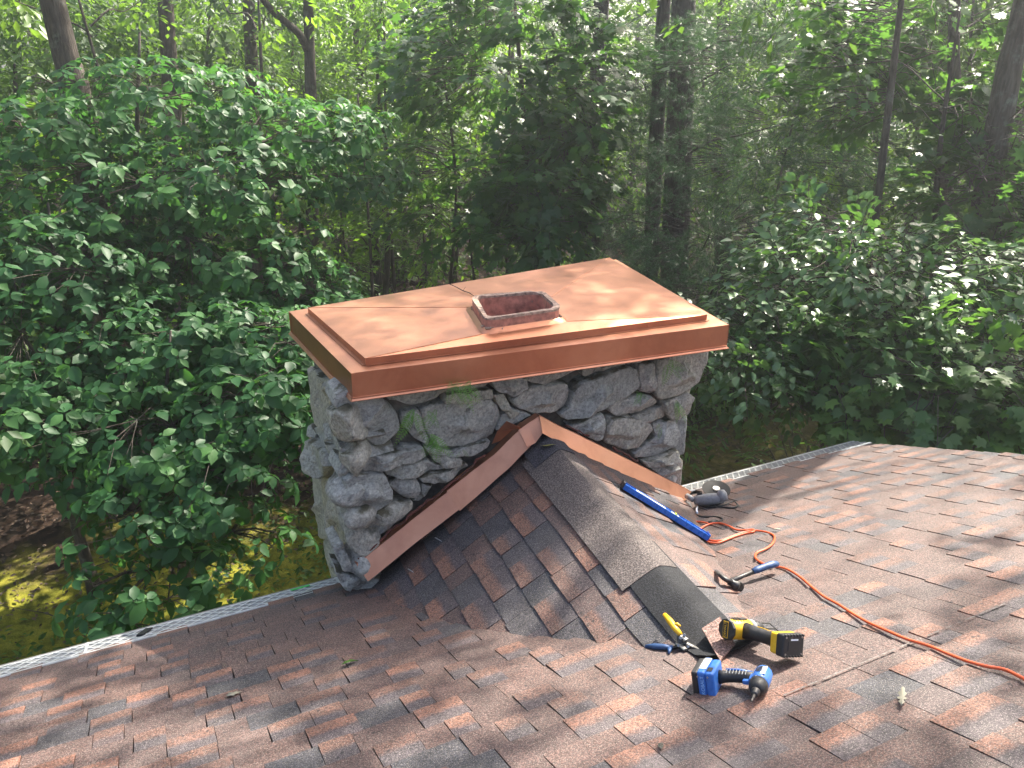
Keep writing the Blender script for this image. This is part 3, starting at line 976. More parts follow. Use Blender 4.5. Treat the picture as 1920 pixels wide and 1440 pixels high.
# ------------------------------------------------------------------ copper cap and flue
def copper_cap():
    zt = 4.283                # top of the raised tier
    root = empty('copper_chimney_cover', (1.8, 3.8, 4.1), 'new copper cap with hipped top covering the stone chimney', 'chimney cap')
    s = 1.15 / 1.40
    T = [on_plane(x, y, (0, 0, 1), zt) for x, y in ((685, 672), (1326, 590), (1143, 483), (577, 577))]       # tier corners A B C D
    zl = zt - .034
    O = [on_plane(x, y, (0, 0, 1), zl) for x, y in ((658, 700), (1366, 609), (1158, 481), (542, 584))]
    O[2] = T[2] + unit(T[2] - T[0]) * .11; O[2][2] = zl
    Tb = [p * V3(1, 1, 0) + V3(0, 0, zl) for p in T]
    zb = zl - .118
    def quad(name, a, b, c, d, thick=.0022, seg=(18, 5), amp=.0012, mat=M_CU):
        """sheet a-b-c-d with a faint oil-canning and a real thickness"""
        vs, fs = [], []
        n = unit(np.cross(b - a, d - a))
        for i in range(seg[1] + 1):
            for j in range(seg[0] + 1):
                u, v = j / seg[0], i / seg[1]
                p = (a * (1 - u) + b * u) * (1 - v) + (d * (1 - u) + c * u) * v
                ed = min(1, 6 * u, 6 * (1 - u), 6 * v, 6 * (1 - v))
                p = p + n * amp * ed * (noise.noise(Vector(p) * 3.1) + .5 * noise.noise(Vector(p) * 8))
                vs.append(p)
        W = seg[0] + 1
        for i in range(seg[1]):
            for j in range(seg[0]): fs.append((i * W + j, i * W + j + 1, (i + 1) * W + j + 1, (i + 1) * W + j))
        o = MB().add(vs, fs).build(name, mat, None, True)
        sm = o.modifiers.new('thickness', 'SOLIDIFY'); sm.thickness = thick; sm.offset = -1
        o.modifiers.new('crisp', 'EDGE_SPLIT').split_angle = R_(30)
        return world_child(o, root)
    dn = V3(0, 0, -1)
    for i in range(4):
        a, b = O[i], O[(i + 1) % 4]
        out = unit(np.cross(b - a, V3(0, 0, 1)))
        quad('fascia', b + dn * 0, a + dn * 0, a + dn * .118, b + dn * .118, seg=(16, 3), amp=.0006)
        # hemmed drip edge kicked out at the foot
        ax = unit(b - a)
        p0, p1 = a + dn * .118, b + dn * .118
        m = MB().tube([p0 + out * .004, p1 + out * .004], .0035, 6)
        m.add([p0, p1, p1 + out * .014 + dn * .012 + ax * .01, p0 + out * .014 + dn * .012 - ax * .01,
               p0 + dn * .003, p1 + dn * .003, p1 + out * .013 + dn * .015 + ax * .01, p0 + out * .013 + dn * .015 - ax * .01],
              [(0, 1, 2, 3), (7, 6, 5, 4), (0, 4, 5, 1), (1, 5, 6, 2), (2, 6, 7, 3), (3, 7, 4, 0)])
        world_child(m.build('drip_edge', M_CU), root)
        c, d = Tb[(i + 1) % 4], Tb[i]
        quad('ledge', a, b, c, d, seg=(16, 2), amp=.0006)
        # tier rim: upright with a small foot flange
        ta, tb = T[i], T[(i + 1) % 4]
        quad('tier_rim', tb, ta, d, c, seg=(16, 2), amp=.0006)
        m = MB()
        e = out * .016
        q = [d + V3(0, 0, .0025), c + V3(0, 0, .0025), c + e + V3(0, 0, .0018), d + e + V3(0, 0, .0018)]
        m.add(q + [p + V3(0, 0, .002) for p in q], [(3, 2, 1, 0), (4, 5, 6, 7), (0, 1, 5, 4), (1, 2, 6, 5), (2, 3, 7, 6), (3, 0, 4, 7)])
        world_child(m.build('foot_flange', M_CU), root)
        # corner seam on the fascia
        m = MB()
        cs = O[i] + out * .002
        m.box(cs + ax * .010 + dn * .059, (.02 if abs(ax[0]) > .5 else .003, .003 if abs(ax[0]) > .5 else .02, .116))
        world_child(m.build('corner_seam', M_CU), root)
        for k in (.06, .31, .55, .8, .95):
            p = ta * (1 - k) + tb * k + dn * .022 + out * .001
            m = MB().tube([p, p + out * .003, p + out * .0045], [.004, .0035, .001], 7)
            world_child(m.build('rivet', M_CU), root)
    # hipped top: four sheets rising to the flue
    zf = zt + .022
    rim = [on_plane(x, y, (0, 0, 1), zt + .084) for x, y in ((909.6, 600.7), (1055, 580), (1017, 547), (882, 557))]      # FL FR BR BL
    cc = sum(rim) / 4
    base = [cc + (p - cc) * 1.10 for p in rim]
    base = [V3(p[0], p[1], zf) for p in base]
    for i in range(4):
        j = (i + 1) % 4
        quad('top_panel', T[i], T[j], base[j], base[i], seg=(22, 10), amp=.0022)
        # standing hip seam
        a, b = T[i], base[i]
        m = MB().tube([a + V3(0, 0, .001), a * .5 + b * .5 + V3(0, 0, .0015), b + V3(0, 0, .001)], .0012, 6)
        world_child(m.build('hip_seam', M_CU), root)
    # flared collar round the flue
    def rrect(corners, z, grow=0.0, rad=.07, n=6):
        c = sum(corners) / 4
        P = [c + (p - c) * (1 + grow / np.linalg.norm((p - c)[:2])) for p in corners]
        out = []
        for i in range(4):
            a, b, d = P[i - 1], P[i], P[(i + 1) % 4]
            u, v = unit(a - b), unit(d - b)
            for k in range(n + 1):
                t = k / n
                q = (b + u * rad) * (1 - t) ** 2 + 2 * b * t * (1 - t) + (b + v * rad) * t * t
                out.append(V3(q[0], q[1], z))
        return out
    ring = [rrect(rim, zf - .006, .05), rrect(rim, zf + .003, .035), rrect(rim, zf + .012, .018), rrect(rim, zf + .018, .006)]
    m = MB()
    n = len(ring[0])
    m.add(sum(ring, []), [(i * n + k, i * n + (k + 1) % n, (i + 1) * n + (k + 1) % n, (i + 1) * n + k) for i in range(3) for k in range(n)])
    world_child(m.build('flue_collar', M_CU, None, True), root)
    # clay flue liner
    fl = empty('flue_tile', (cc[0], cc[1], zf), 'square terracotta flue liner poking out of the copper cap', 'flue liner')
    zr = zt + .084
    def shell(o_pts, i_pts, z0, z1, name, mat, wob=0.0):
        m = MB(); n = len(o_pts)
        vs = []
        for k in range(n):
            wz = wob * noise.noise(Vector(o_pts[k]) * 17)
            wi = wob * noise.noise(Vector(i_pts[k]) * 23)
            vs.append([V3(o_pts[k][0], o_pts[k][1], z0), V3(o_pts[k][0], o_pts[k][1], z1 + wz), V3(i_pts[k][0], i_pts[k][1], z1 + wi), V3(i_pts[k][0], i_pts[k][1], z0)])
        fl_ = [p for q in vs for p in q]
        fs = []
        for k in range(n):
            a, b = 4 * k, 4 * ((k + 1) % n)
            fs += [(a, b, b + 1, a + 1), (a + 1, b + 1, b + 2, a + 2), (a + 2, b + 2, b + 3, a + 3), (a, a + 3, b + 3, b)]
        m.add(fl_, fs)
        return m.build(name, mat, None)
    ou = rrect(rim, 0, 0, .075, 8); inn = rrect(rim, 0, -.034, .06, 8)
    world_child(shell(ou, inn, zf - .17, zr - .006, 'liner', M_CLAY), fl)
    ou2 = rrect(rim, 0, .003, .075, 14); in2 = rrect(rim, 0, -.036, .06, 14)
    world_child(shell(ou2, in2, zr - .0055, zr + .008, 'mortar_rim', M_MORT, .012), fl)
    m = MB(); q = rrect(rim, zf - .165, -.034)
    m.add(q, [tuple(range(len(q)))])
    world_child(m.build('flue_floor', plain('dark flue floor', (.03, .018, .015), .95)), fl)  # dark plate closing the flue below its rim
    # bits of mortar at the foot
    m = MB()
    for k in range(26):
        r = RNG.random()
        p = ou[RNG.integers(len(ou))] + V3(RNG.uniform(-.012, .012), RNG.uniform(-.03, .012), 0)
        m.box(V3(p[0], p[1], zf + .018), (RNG.uniform(.004, .02), RNG.uniform(.004, .012), .008), np.array(Matrix.Rotation(r * 3, 3, 'Z')))
    tag(world_child(m.build('mortar_crumbs', M_MORT), fl), kind='stuff')
    # dry twig lying on the sheet
    tw = [on_plane(x, y, (0, 0, 1), zt + .022) for x, y in ((840, 531), (855, 538), (868, 545), (880, 549), (896, 560))]
    m = MB().tube(tw, [.002, .0025, .003, .0025, .0018], 5)
    m.tube([tw[2], tw[2] + V3(.03, .03, .012)], [.002, .001], 4)
    tag(m.build('twig', M_BK), 'dry twig lying on the copper top behind the flue', 'twig')
copper_cap()

# ------------------------------------------------------------------ copper flashing against the stones
def flashing():
    def sheet(name, poly_top, poly_bot, y_top, y_bot, root, seed, mat=M_CU, amp=.008):
        """poly_top / poly_bot: picture survey of the two long edges, unrolled on the chimney face"""
        nx, ny = 20, 5
        def along(pl, t):
            d = [0]
            for a, b in zip(pl, pl[1:]): d.append(d[-1] + math.hypot(b[0] - a[0], b[1] - a[1]))
            t *= d[-1]
            return np.interp(t, d, [p[0] for p in pl]), np.interp(t, d, [p[1] for p in pl])
        vs, fs = [], []
        for i in range(nx + 1):
            A = along(poly_top, i / nx); B = along(poly_bot, i / nx)
            pa = on_plane(*A, (0, 1, 0), y_top); pb = on_plane(*B, (0, 1, 0), y_bot)
            for j in range(ny + 1):
                k = j / ny
                p = pa * (1 - k) + pb * k
                p = p + V3(0, -1, 0) * amp * (noise.noise(Vector(p) * 4.5 + Vector((seed, 0, 0))) + .3 * noise.noise(Vector(p) * 14))
                vs.append(p)
        W = ny + 1
        for i in range(nx):
            for j in range(ny): fs.append((i * W + j, i * W + j + 1, (i + 1) * W + j + 1, (i + 1) * W + j))
        # folded lip into the joint
        o = MB().add(vs, fs).build(name, mat, None, True)
        sm = o.modifiers.new('thickness', 'SOLIDIFY'); sm.thickness = .0012
        o.modifiers.new('crisp', 'EDGE_SPLIT').split_angle = R_(40)
        world_child(o, root)
        lip = []
        for i in range(nx + 1): lip += [np.array(vs[i * W]), np.array(vs[i * W]) + V3(0, .045, -.002)]
        o2 = MB().add(lip, [(2 * i, 2 * i + 1, 2 * i + 3, 2 * i + 2) for i in range(nx)]).build('folded_lip', mat, o)
        s2 = o2.modifiers.new('thickness', 'SOLIDIFY'); s2.thickness = .0015
        return o
    yt, yb = 3.180, 3.112
    L = empty('copper_flashing', on_plane(850, 940, (0, 1, 0), yt), 'bright copper flashing strip climbing the left side of the saddle', 'flashing', 'copper flashing strips on the chimney')
    sheet('flashing_sheet', [(668, 1058), (760, 985), (846, 917)], [(690, 1090), (775, 1022), (864, 952)], yt, yb, L, 1)
    sheet('flashing_sheet', [(838, 921), (930, 850), (984, 797)], [(862, 958), (950, 882), (1000, 832)], yt - .006, yb - .006, L, 5)
    sheet('flashing_sheet', [(972, 806), (990, 794), (1012, 781)], [(988, 838), (1004, 830), (1018, 812)], yt - .012, yb - .012, L, 9, amp=.010)
    Rr = empty('copper_flashing', on_plane(1150, 860, (0, 1, 0), yt), 'matt copper flashing strip falling to the right of the saddle peak', 'flashing', 'copper flashing strips on the chimney')
    sheet('flashing_sheet', [(1011, 779), (1050, 800), (1094, 820)], [(1017, 812), (1050, 830), (1088, 850)], yt - .012, yb - .012, Rr, 13)
    sheet('flashing_sheet', [(1090, 819), (1140, 843), (1192, 869)], [(1060, 836), (1130, 871), (1188, 899)], yt - .004, yb - .004, Rr, 17, amp=.002)
    sheet('flashing_sheet', [(1190, 868), (1240, 893), (1296, 922)], [(1184, 898), (1235, 921), (1283, 942)], yt, yb, Rr, 21, amp=.002)
    # old flap bent up in the gap beside the peak
    m = MB()
    q = [on_plane(x, y, (0, 1, 0), 3.19) for x, y in ((922, 832), (930, 806), (945, 785), (975, 800), (960, 806), (938, 826))]
    q = [p + V3(0, -.015 * k, 0) for p, k in zip(q, (0, 1, 2, 1, 0, 0))]
    m.add(q, [(0, 1, 5), (1, 4, 5), (1, 2, 3, 4)])
    o = m.build('bent_flap', M_CU); sm = o.modifiers.new('thickness', 'SOLIDIFY'); sm.thickness = .002
    world_child(o, L)
    for par, pts in ((L, [(672, 1050), (720, 1008), (765, 968), (810, 935), (850, 903), (885, 872), (915, 850)]), (Rr, [(1060, 797), (1080, 806), (1110, 820)]), (Rr, [(1150, 842), (1175, 852), (1200, 868)])):
        m = MB()
        P = []
        for a, b in zip(pts, pts[1:]):
            for k in range(6): P.append((a[0] + (b[0] - a[0]) * k / 6, a[1] + (b[1] - a[1]) * k / 6))
        W = [on_plane(x, y, (0, 1, 0), 3.19) for x, y in P]
        W = [p + V3(0, .02 * noise.noise(Vector(p) * 30), .012 * noise.noise(Vector(p) * 24 + Vector((5, 0, 0)))) for p in W]
        m.tube(W, [.006 + .006 * noise.noise(Vector(p) * 30) for p in W], 7)
        world_child(m.build('sealant_bead', M_RED, None, True), par)
flashing()
# nails and shiny scraps showing at the edge of the left flashing
for (x, y), nm in (((815, 992), 'a'), ((780, 1030), 'b')):
    p = roof = cricket(3.02, .78, -1, .012)[0] if nm == 'b' else cricket(3.08, .62, -1, .012)[0]
    m = MB().box((0, 0, 0), (.012, .05, .002))
    o = m.build('nail_strip', M_STL); o.location = p; o.rotation_euler = (.1, .6, .5)
    tag(o, 'shiny metal scrap at the foot of the left flashing, ' + ('lower of two' if nm == 'b' else 'upper of two'), 'metal scrap')

# ------------------------------------------------------------------ tools on the roof
def tool_frame(o_px, x_px, h=0.0, y_hint=None):
    """local frame lying in the roof plane: origin at a picture point, x towards another"""
    O = roof_at(*o_px, h=h)
    x = unit(roof_at(*x_px, h=h) - O)
    y = np.cross(NRM, x)
    return frame(O, x, y, NRM)
def lathe_x(m, prof, n=16, c=(0, 0)):
    m.tube([(x, c[0], c[1]) for x, r in prof], [r for x, r in prof], n)
    return m
def text(name, body, size, mat, parent, M, extrude=.0004):
    cu = bpy.data.curves.new(name, 'FONT')
    cu.body = body; cu.size = size; cu.extrude = extrude; cu.align_x = 'CENTER'; cu.align_y = 'CENTER'
    cu.materials.append(mat)
    tmp = bpy.data.objects.new(name, cu); COL.objects.link(tmp)
    me = bpy.data.meshes.new_from_object(tmp.evaluated_get(bpy.context.evaluated_depsgraph_get()))
    bpy.data.objects.remove(tmp)
    o = bpy.data.objects.new(name, me); COL.objects.link(o)
    o.parent = parent; o.matrix_local = M
    return o
RX = lambda a: Matrix.Rotation(R_(a), 4, 'X')
RY = lambda a: Matrix.Rotation(R_(a), 4, 'Y')
RZ = lambda a: Matrix.Rotation(R_(a), 4, 'Z')
TR = lambda *a: Matrix.Translation(a)

def impact_driver():
    H, B, T = roof_at(1426, 1276, .04), roof_at(1336, 1268, .04), roof_at(1432, 1312, .02)
    y = unit(B - H)
    x = T - H; x = unit(x - y * (x @ y)); x = unit(x - NRM * (x @ NRM)); y = unit(y - NRM * (y @ NRM)); x = unit(x - y * (x @ y))
    z = np.cross(x, y)
    if z @ NRM < 0: z = -z
    s = np.linalg.norm(B - H) / .165
    root = empty('impact_driver', None, 'blue and black impact driver lying nearest the camera', 'power tool', M=frame(H, x * s, np.cross(z, x) * s, z * s))
    sy = 1 if (np.cross(z, x) @ (B - H)) > 0 else -1
    Y = lambda v: v * sy
    lathe_x(MB(), [(-.066, .012), (-.064, .024), (-.055, .030), (-.02, .032), (.018, .032), (.030, .030)]).build('motor_housing', M_BLU, root, True)
    lathe_x(MB(), [(.029, .0315), (.045, .031), (.062, .026), (.072, .0205), (.075, .012)]).build('nose_cone', M_BLK, root, True)
    lathe_x(MB(), [(.074, .012), (.078, .0155), (.086, .0155), (.090, .012), (.102, .012), (.105, .009)], 14).build('collet', M_DST, root, True)
    lathe_x(MB(), [(.104, .0062), (.126, .0062), (.129, .004), (.146, .0036), (.149, .001)], 6).build('driver_bit', M_DST, root)
    lathe_x(MB(), [(-.072, .022), (-.071, .026), (-.066, .0265), (-.064, .02)]).build('rear_cap', M_BLK, root, True)
    m = MB()
    for k in range(5): m.box((-.04 + k * .009, 0, .0325), (.004, .03, .0012))
    m.build('vent_slot', M_BLK, root)
    MB().box((-.014, Y(-.012), .0315), (.055, .016, .0022)).build('name_plate', M_LBL, root, bevel=.0006)
    MB().tube([(-.012, Y(.022), 0), (-.014, Y(.05), 0), (-.012, Y(.09), 0), (-.004, Y(.125), 0), (0, Y(.142), 0)], [.022, .0205, .0195, .020, .025], 12, 1.0).build('handle', M_BLK, root, True)
    m = MB()
    for k in range(7): m.tube([(-.034, Y(.052 + k * .011), 0), (-.022, Y(.050 + k * .011), .0205), (.006, Y(.048 + k * .011), .019)], .0016, 5)
    m.build('grip_ribs', M_GRY, root)
    MB().tube([(-.030, Y(.03), .012), (-.028, Y(.075), .018), (-.022, Y(.12), .018)], .0045, 6).build('side_stripe', M_BLU, root, True)
    MB().box((.018, Y(.043), 0), (.017, .026, .016)).build('trigger', M_BLU, root, bevel=.004)
    MB().box((.008, Y(.024), 0), (.05, .018, .04)).build('neck', M_BLU, root, bevel=.006)
    bt = MB().box((.012, Y(.155), 0), (.118, .03, .086)).build('battery_foot', M_BLU, root, bevel=.008, seg=3)
    MB().box((.012, Y(.184), 0), (.122, .028, .094)).build('battery', M_BLU, root, bevel=.009, seg=3)
    MB().box((.012, Y(.207), 0), (.116, .024, .088)).build('battery_base', M_BLK, root, bevel=.006)
    text('lettering', 'KOBALT', .017, plain('pale blue print', (.30, .52, .85), .5), root, TR(.0738, Y(.180), 0) @ Matrix(((0, 0, 1, 0), (0, -1, 0, 0), (1, 0, 0, 0), (0, 0, 0, 1))))
    for yy in (.16, .195): MB().tube([(.0705, Y(yy), .030), (.0745, Y(yy), .030)], .003, 8).build('screw', M_STL, root)
    for zz in (-.018, .018): MB().tube([(.030, Y(.006), zz), (.030, Y(.006), zz * 1.75)], .0028, 8).build('screw', M_STL, root)
    MB().box((-.048, Y(.176), .0), (.006, .05, .05)).build('release_latch', M_BLK, root, bevel=.002)
    MB().box((.004, Y(.182), .0473), (.082, .024, .0012)).build('battery_label', M_LBL, root)
    MB().box((.040, Y(.158), .0435), (.03, .018, .003)).build('switch_pad', M_BLK, root, bevel=.001)
    return root
impact_driver()

def drill():
    A, Bc = roof_at(1367, 1180, .085), roof_at(1436, 1178, .035)
    bat = roof_at(1478, 1226, .04)
    x = unit(Bc - A)
    O = (A * .62 + Bc * .38)
    z = unit(NRM - x * (x @ NRM))
    y = np.cross(z, x)
    s = np.linalg.norm(bat - O) / .19
    yb = bat - O
    sy = 1 if yb @ y > 0 else -1
    sh = (yb @ x) / abs(yb @ y)
    # lean the handle axis towards the battery
    root = empty('cordless_drill', None, 'yellow and black cordless drill lying by the cut end of the ridge', 'power tool', M=frame(O, x * s, y * s, z * s))
    dy = unit(V3(yb @ x, yb @ y, 0))          # handle direction in the local plane
    dx = V3(abs(dy[1]), -dy[0] * sy, 0) if False else unit(V3(-dy[1], dy[0], 0) * (-sy))
    def hp(t, u=0, z_=0): return dy * t + dx * u + V3(0, 0, z_)
    Rh = np.array([[dx[0], dy[0], 0], [dx[1], dy[1], 0], [0, 0, 1]])
    lathe_x(MB(), [(-.070, .026), (-.066, .031), (-.02, .033), (.012, .032), (.02, .029)]).build('motor_housing', M_YEL, root, True)
    lathe_x(MB(), [(.019, .0305), (.035, .0305), (.040, .027)]).build('clutch_ring', M_GRY, root, True)
    lathe_x(MB(), [(.039, .023), (.055, .024), (.075, .021), (.086, .012), (.089, .006)]).build('chuck', M_BLK, root, True)
    MB().tube([(.088, 0, 0), (.16, .004, -.004)], .0028, 6).build('drill_bit', M_DST, root)
    # rear plate with the maker's name
    m = MB().tube([(-.079, 0, 0), (-.077, 0, 0), (-.069, 0, 0)], [.029, .034, .035], 10); m.build('rear_plate', M_BLK, root)
    MB().box((-.0795, 0, 0), (.002, .022, .052)).build('name_badge', M_YEL, root, bevel=.0008)
    MB().box((-.0805, 0, 0), (.0014, .018, .047)).build('badge_face', M_BLK, root)
    text('lettering', 'DEWALT', .0115, M_YEL, root, TR(-.0815, 0, 0) @ Matrix(((0, 0, -1, 0), (0, 1, 0, 0), (1, 0, 0, 0), (0, 0, 0, 1))) @ RZ(0))
    for k in range(4): MB().box((-.05 + k * .012, 0, .033), (.005, .034, .0016)).build('vent_slot', M_BLK, root)
    MB().box((-.01, 0, .033), (.03, .02, .004)).build('speed_switch', M_BLK, root, bevel=.001)
    MB().tube([hp(.022, -.012), hp(.06, -.008), hp(.10, -.004), hp(.135), hp(.15)], [.027, .0225, .0215, .024, .029], 12).build('handle', M_BLK, root, True)
    MB().tube([hp(.05, .008, .0195), hp(.085, .004, .0215), hp(.10, .012, .0185), hp(.13, .012, .0215)], .0013, 5).build('handle_stripe', M_YEL, root)
    MB().tube([hp(.045, -.014, .0165), hp(.085, -.014, .0165), hp(.12, -.010, .0195)], .0013, 5).build('handle_stripe', M_YEL, root)
    MB().box(hp(.045, .022), (.018, .03, .016), Rh).build('trigger', M_YEL, root, bevel=.004)
    MB().box(hp(.163, .004), (.088, .030, .064), Rh).build('battery_foot', M_YEL, root, bevel=.008, seg=3)
    MB().box(hp(.188, .004), (.092, .030, .068), Rh).build('battery', M_BLK, root, bevel=.007, seg=3)
    for k, zz in ((k, zz) for k in range(7) for zz in (-.031, .031)): MB().box(hp(.199, -.034 + k * .0127, zz), (.006, .014, .006), Rh).build('battery_rib', M_BLK, root, bevel=.001)
    MB().box(hp(.2035, .004, .0), (.05, .0018, .03), Rh).build('battery_label', M_BLK, root, bevel=.0008)
    MB().box(hp(.2048, .004, .018), (.03, .0012, .004), Rh).build('charge_window', M_LBL, root)
    for zz in (-.025, .025):
        for uu in (-.03, .038): MB().tube([hp(.2025, uu, zz), hp(.2045, uu, zz)], .0032, 8).build('screw', M_STL, root)
    # belt hook of bent wire
    h = [hp(.15, .05, .02), hp(.10, .075, .02), hp(.07, .10, .0)]
    MB().tube([(.06, 0, .02), (.135, -.012 * sy, .012), (.155, .012 * sy, -.01), (.11, .045 * sy, -.03)], .0019, 5).build('wire_hook', M_DST, root)
    return root
drill()

def snips():
    P = lambda x, y, h=.015: surf_at(x, y, h)
    piv = P(1283, 1206)
    root = empty('tin_snips', piv, 'tin snips with one yellow and one blue handle, open beside the drills', 'tin snips')
    W = lambda o: world_child(o, root)
    def up(pts, hs): return [surf_at(*p, h=h) for p, h in zip(pts, hs)]
    W(MB().tube(up([(1276, 1190), (1266, 1178), (1256, 1164), (1246, 1152)], (.022, .028, .03, .03)), [.009, .012, .0125, .0085], 10, .8, up=NRM).build('yellow_handle', M_YEL, None, True))
    W(MB().tube(up([(1262, 1173), (1270, 1170), (1276, 1174)], (.03, .032, .03)), [.006, .006, .003], 7, up=NRM).build('thumb_stop', M_YEL, None, True))
    W(MB().tube(up([(1262, 1214), (1246, 1213), (1228, 1212), (1211, 1212)], (.016, .018, .017, .014)), [.010, .012, .0125, .009], 10, .8, up=NRM).build('blue_handle', M_GRIP, None, True))
    W(MB().tube(up([(1256, 1216), (1254, 1226)], (.018, .01)), [.008, .004], 7).build('thumb_stop', M_GRIP, None, True))
    for pts, hs in (([(1274, 1192), (1276, 1204), (1284, 1212)], (.02, .02, .02)), ([(1264, 1214), (1274, 1208), (1288, 1204)], (.014, .016, .018))):
        W(MB().tube(up(pts, hs), [.010, .012, .010], 8, .45, up=NRM).build('link_arm', M_DST, None))
    for a, b in (((1278, 1192), (1288, 1200)), ((1270, 1206), (1286, 1218))):
        W(MB().tube(up([a, b], (.022, .022)), .009, 8, .4, up=NRM).build('link_plate', M_STL, None))
    for q in ((1276, 1196), (1284, 1206), (1272, 1210), (1290, 1212), (1283, 1191)):
        W(MB().tube([surf_at(*q, h=.02), surf_at(*q, h=.031)], [.006, .005], 8).build('pivot_bolt', M_STL, None))
    for pts, hs in (([(1284, 1204), (1300, 1212), (1322, 1222)], (.018, .016, .012)), ([(1286, 1214), (1298, 1222), (1314, 1232)], (.012, .010, .008))):
        W(MB().tube(up(pts, hs), [.011, .010, .002], 8, .35, up=NRM).build('blade', M_DST, None))
snips()

def hammer():
    root = empty('claw_hammer', surf_at(1366, 1090), 'claw hammer with blue grip lying across the right valley', 'hammer')
    W = lambda o: world_child(o, root)
    hd = [surf_at(1388, 1101, .026), surf_at(1384, 1099, .026), surf_at(1379, 1097, .026), surf_at(1374, 1094, .027), surf_at(1368, 1090, .028)]
    W(MB().tube(hd, [.019, .021, .019, .0135, .017], 12).build('hammer_head', M_DST, None, True))
    for dx in (-1, 1):
        off = UPS * .0035 * dx
        W(MB().tube([surf_at(1369, 1091, .028) + off, surf_at(1358, 1085, .034) + off * 1.2, surf_at(1349, 1078, .032) + off * 1.5, surf_at(1343, 1070, .014) + off * 1.8], [.0145, .012, .0095, .004], 8, .7, up=NRM).build('claw', M_DST, None, True))
    W(MB().tube([surf_at(1369, 1091, .03), surf_at(1392, 1080, .04), surf_at(1418, 1070, .048)], [.011, .009, .0105], 8).build('shank', M_DST, None, True))
    W(MB().tube([surf_at(1412, 1072, .048), surf_at(1420, 1068, .049), surf_at(1436, 1062, .052), surf_at(1449, 1058, .052), surf_at(1457, 1057, .048)], [.012, .0165, .0155, .017, .013], 12, .85).build('grip', M_GRIP, None, True))
hammer()

def level():
    # lies down the right slope of the cricket
    def on_right(px, py, h):
        # march along the sight line onto the right-hand slope
        r = ray(px, py)
        best = None
        for t in np.linspace(1.2 / FPX, 4.0 / FPX, 1500):
            P = CAM + r * t
            if not 1.55 < P[1] < 3.24: continue
            xr, _ = ridge(P[1])
            wdt = P[0] - xr
            if wdt < .05: continue
            q, n, wv, m = cricket(P[1], wdt, 1, h)
            if P[2] < q[2]: return P, n
        return None, None
    A, n1 = on_right(1166, 914, .02)
    B, n2 = on_right(1322, 1010, .02)
    x = unit(B - A); n = unit(n1 + n2); n = unit(n - x * (n @ x)); y = np.cross(n, x)
    L = np.linalg.norm(B - A)
    root = empty('spirit_level', None, 'blue spirit level with white label resting on the right slope of the saddle', 'level', M=frame((A + B) / 2 + n * .012, x, y * 1.45, n * 1.2))
    MB().box((0, 0, .002), (L, .050, .016)).box((0, .024, .002), (L, .006, .024)).box((0, -.024, .002), (L, .006, .024)).build('beam', M_LVL, root, bevel=.0015)
    MB().box((-L / 2 - .004, 0, .004), (.012, .056, .030)).build('end_cap', M_BLK, root, bevel=.003)
    MB().box((L / 2 + .003, 0, .004), (.008, .056, .030)).build('end_cap', M_LVL, root, bevel=.003)
    MB().box((-.10 * L / .55, -.002, .0085), (.17, .032, .0075)).build('label', M_LBL, root)
    MB().box((.055, 0, .0085), (.045, .034, .006)).build('vial_block', M_LBL, root, bevel=.002)
    MB().tube([(.055, -.014, .013), (.055, .014, .013)], .0055, 10).build('vial', plain('yellow green vial', (.55, .65, .1), .1), root, True)
    for xx in (-.21, .0, .20): MB().box((xx, .0, .0085), (.035, .028, .003)).build('hand_hole_rim', M_LBL, root, bevel=.001)
    text('lettering', 'KOBALT', .016, M_LVL, root, TR(-.13, -.002, .0126) @ RZ(180))
    return root
level()

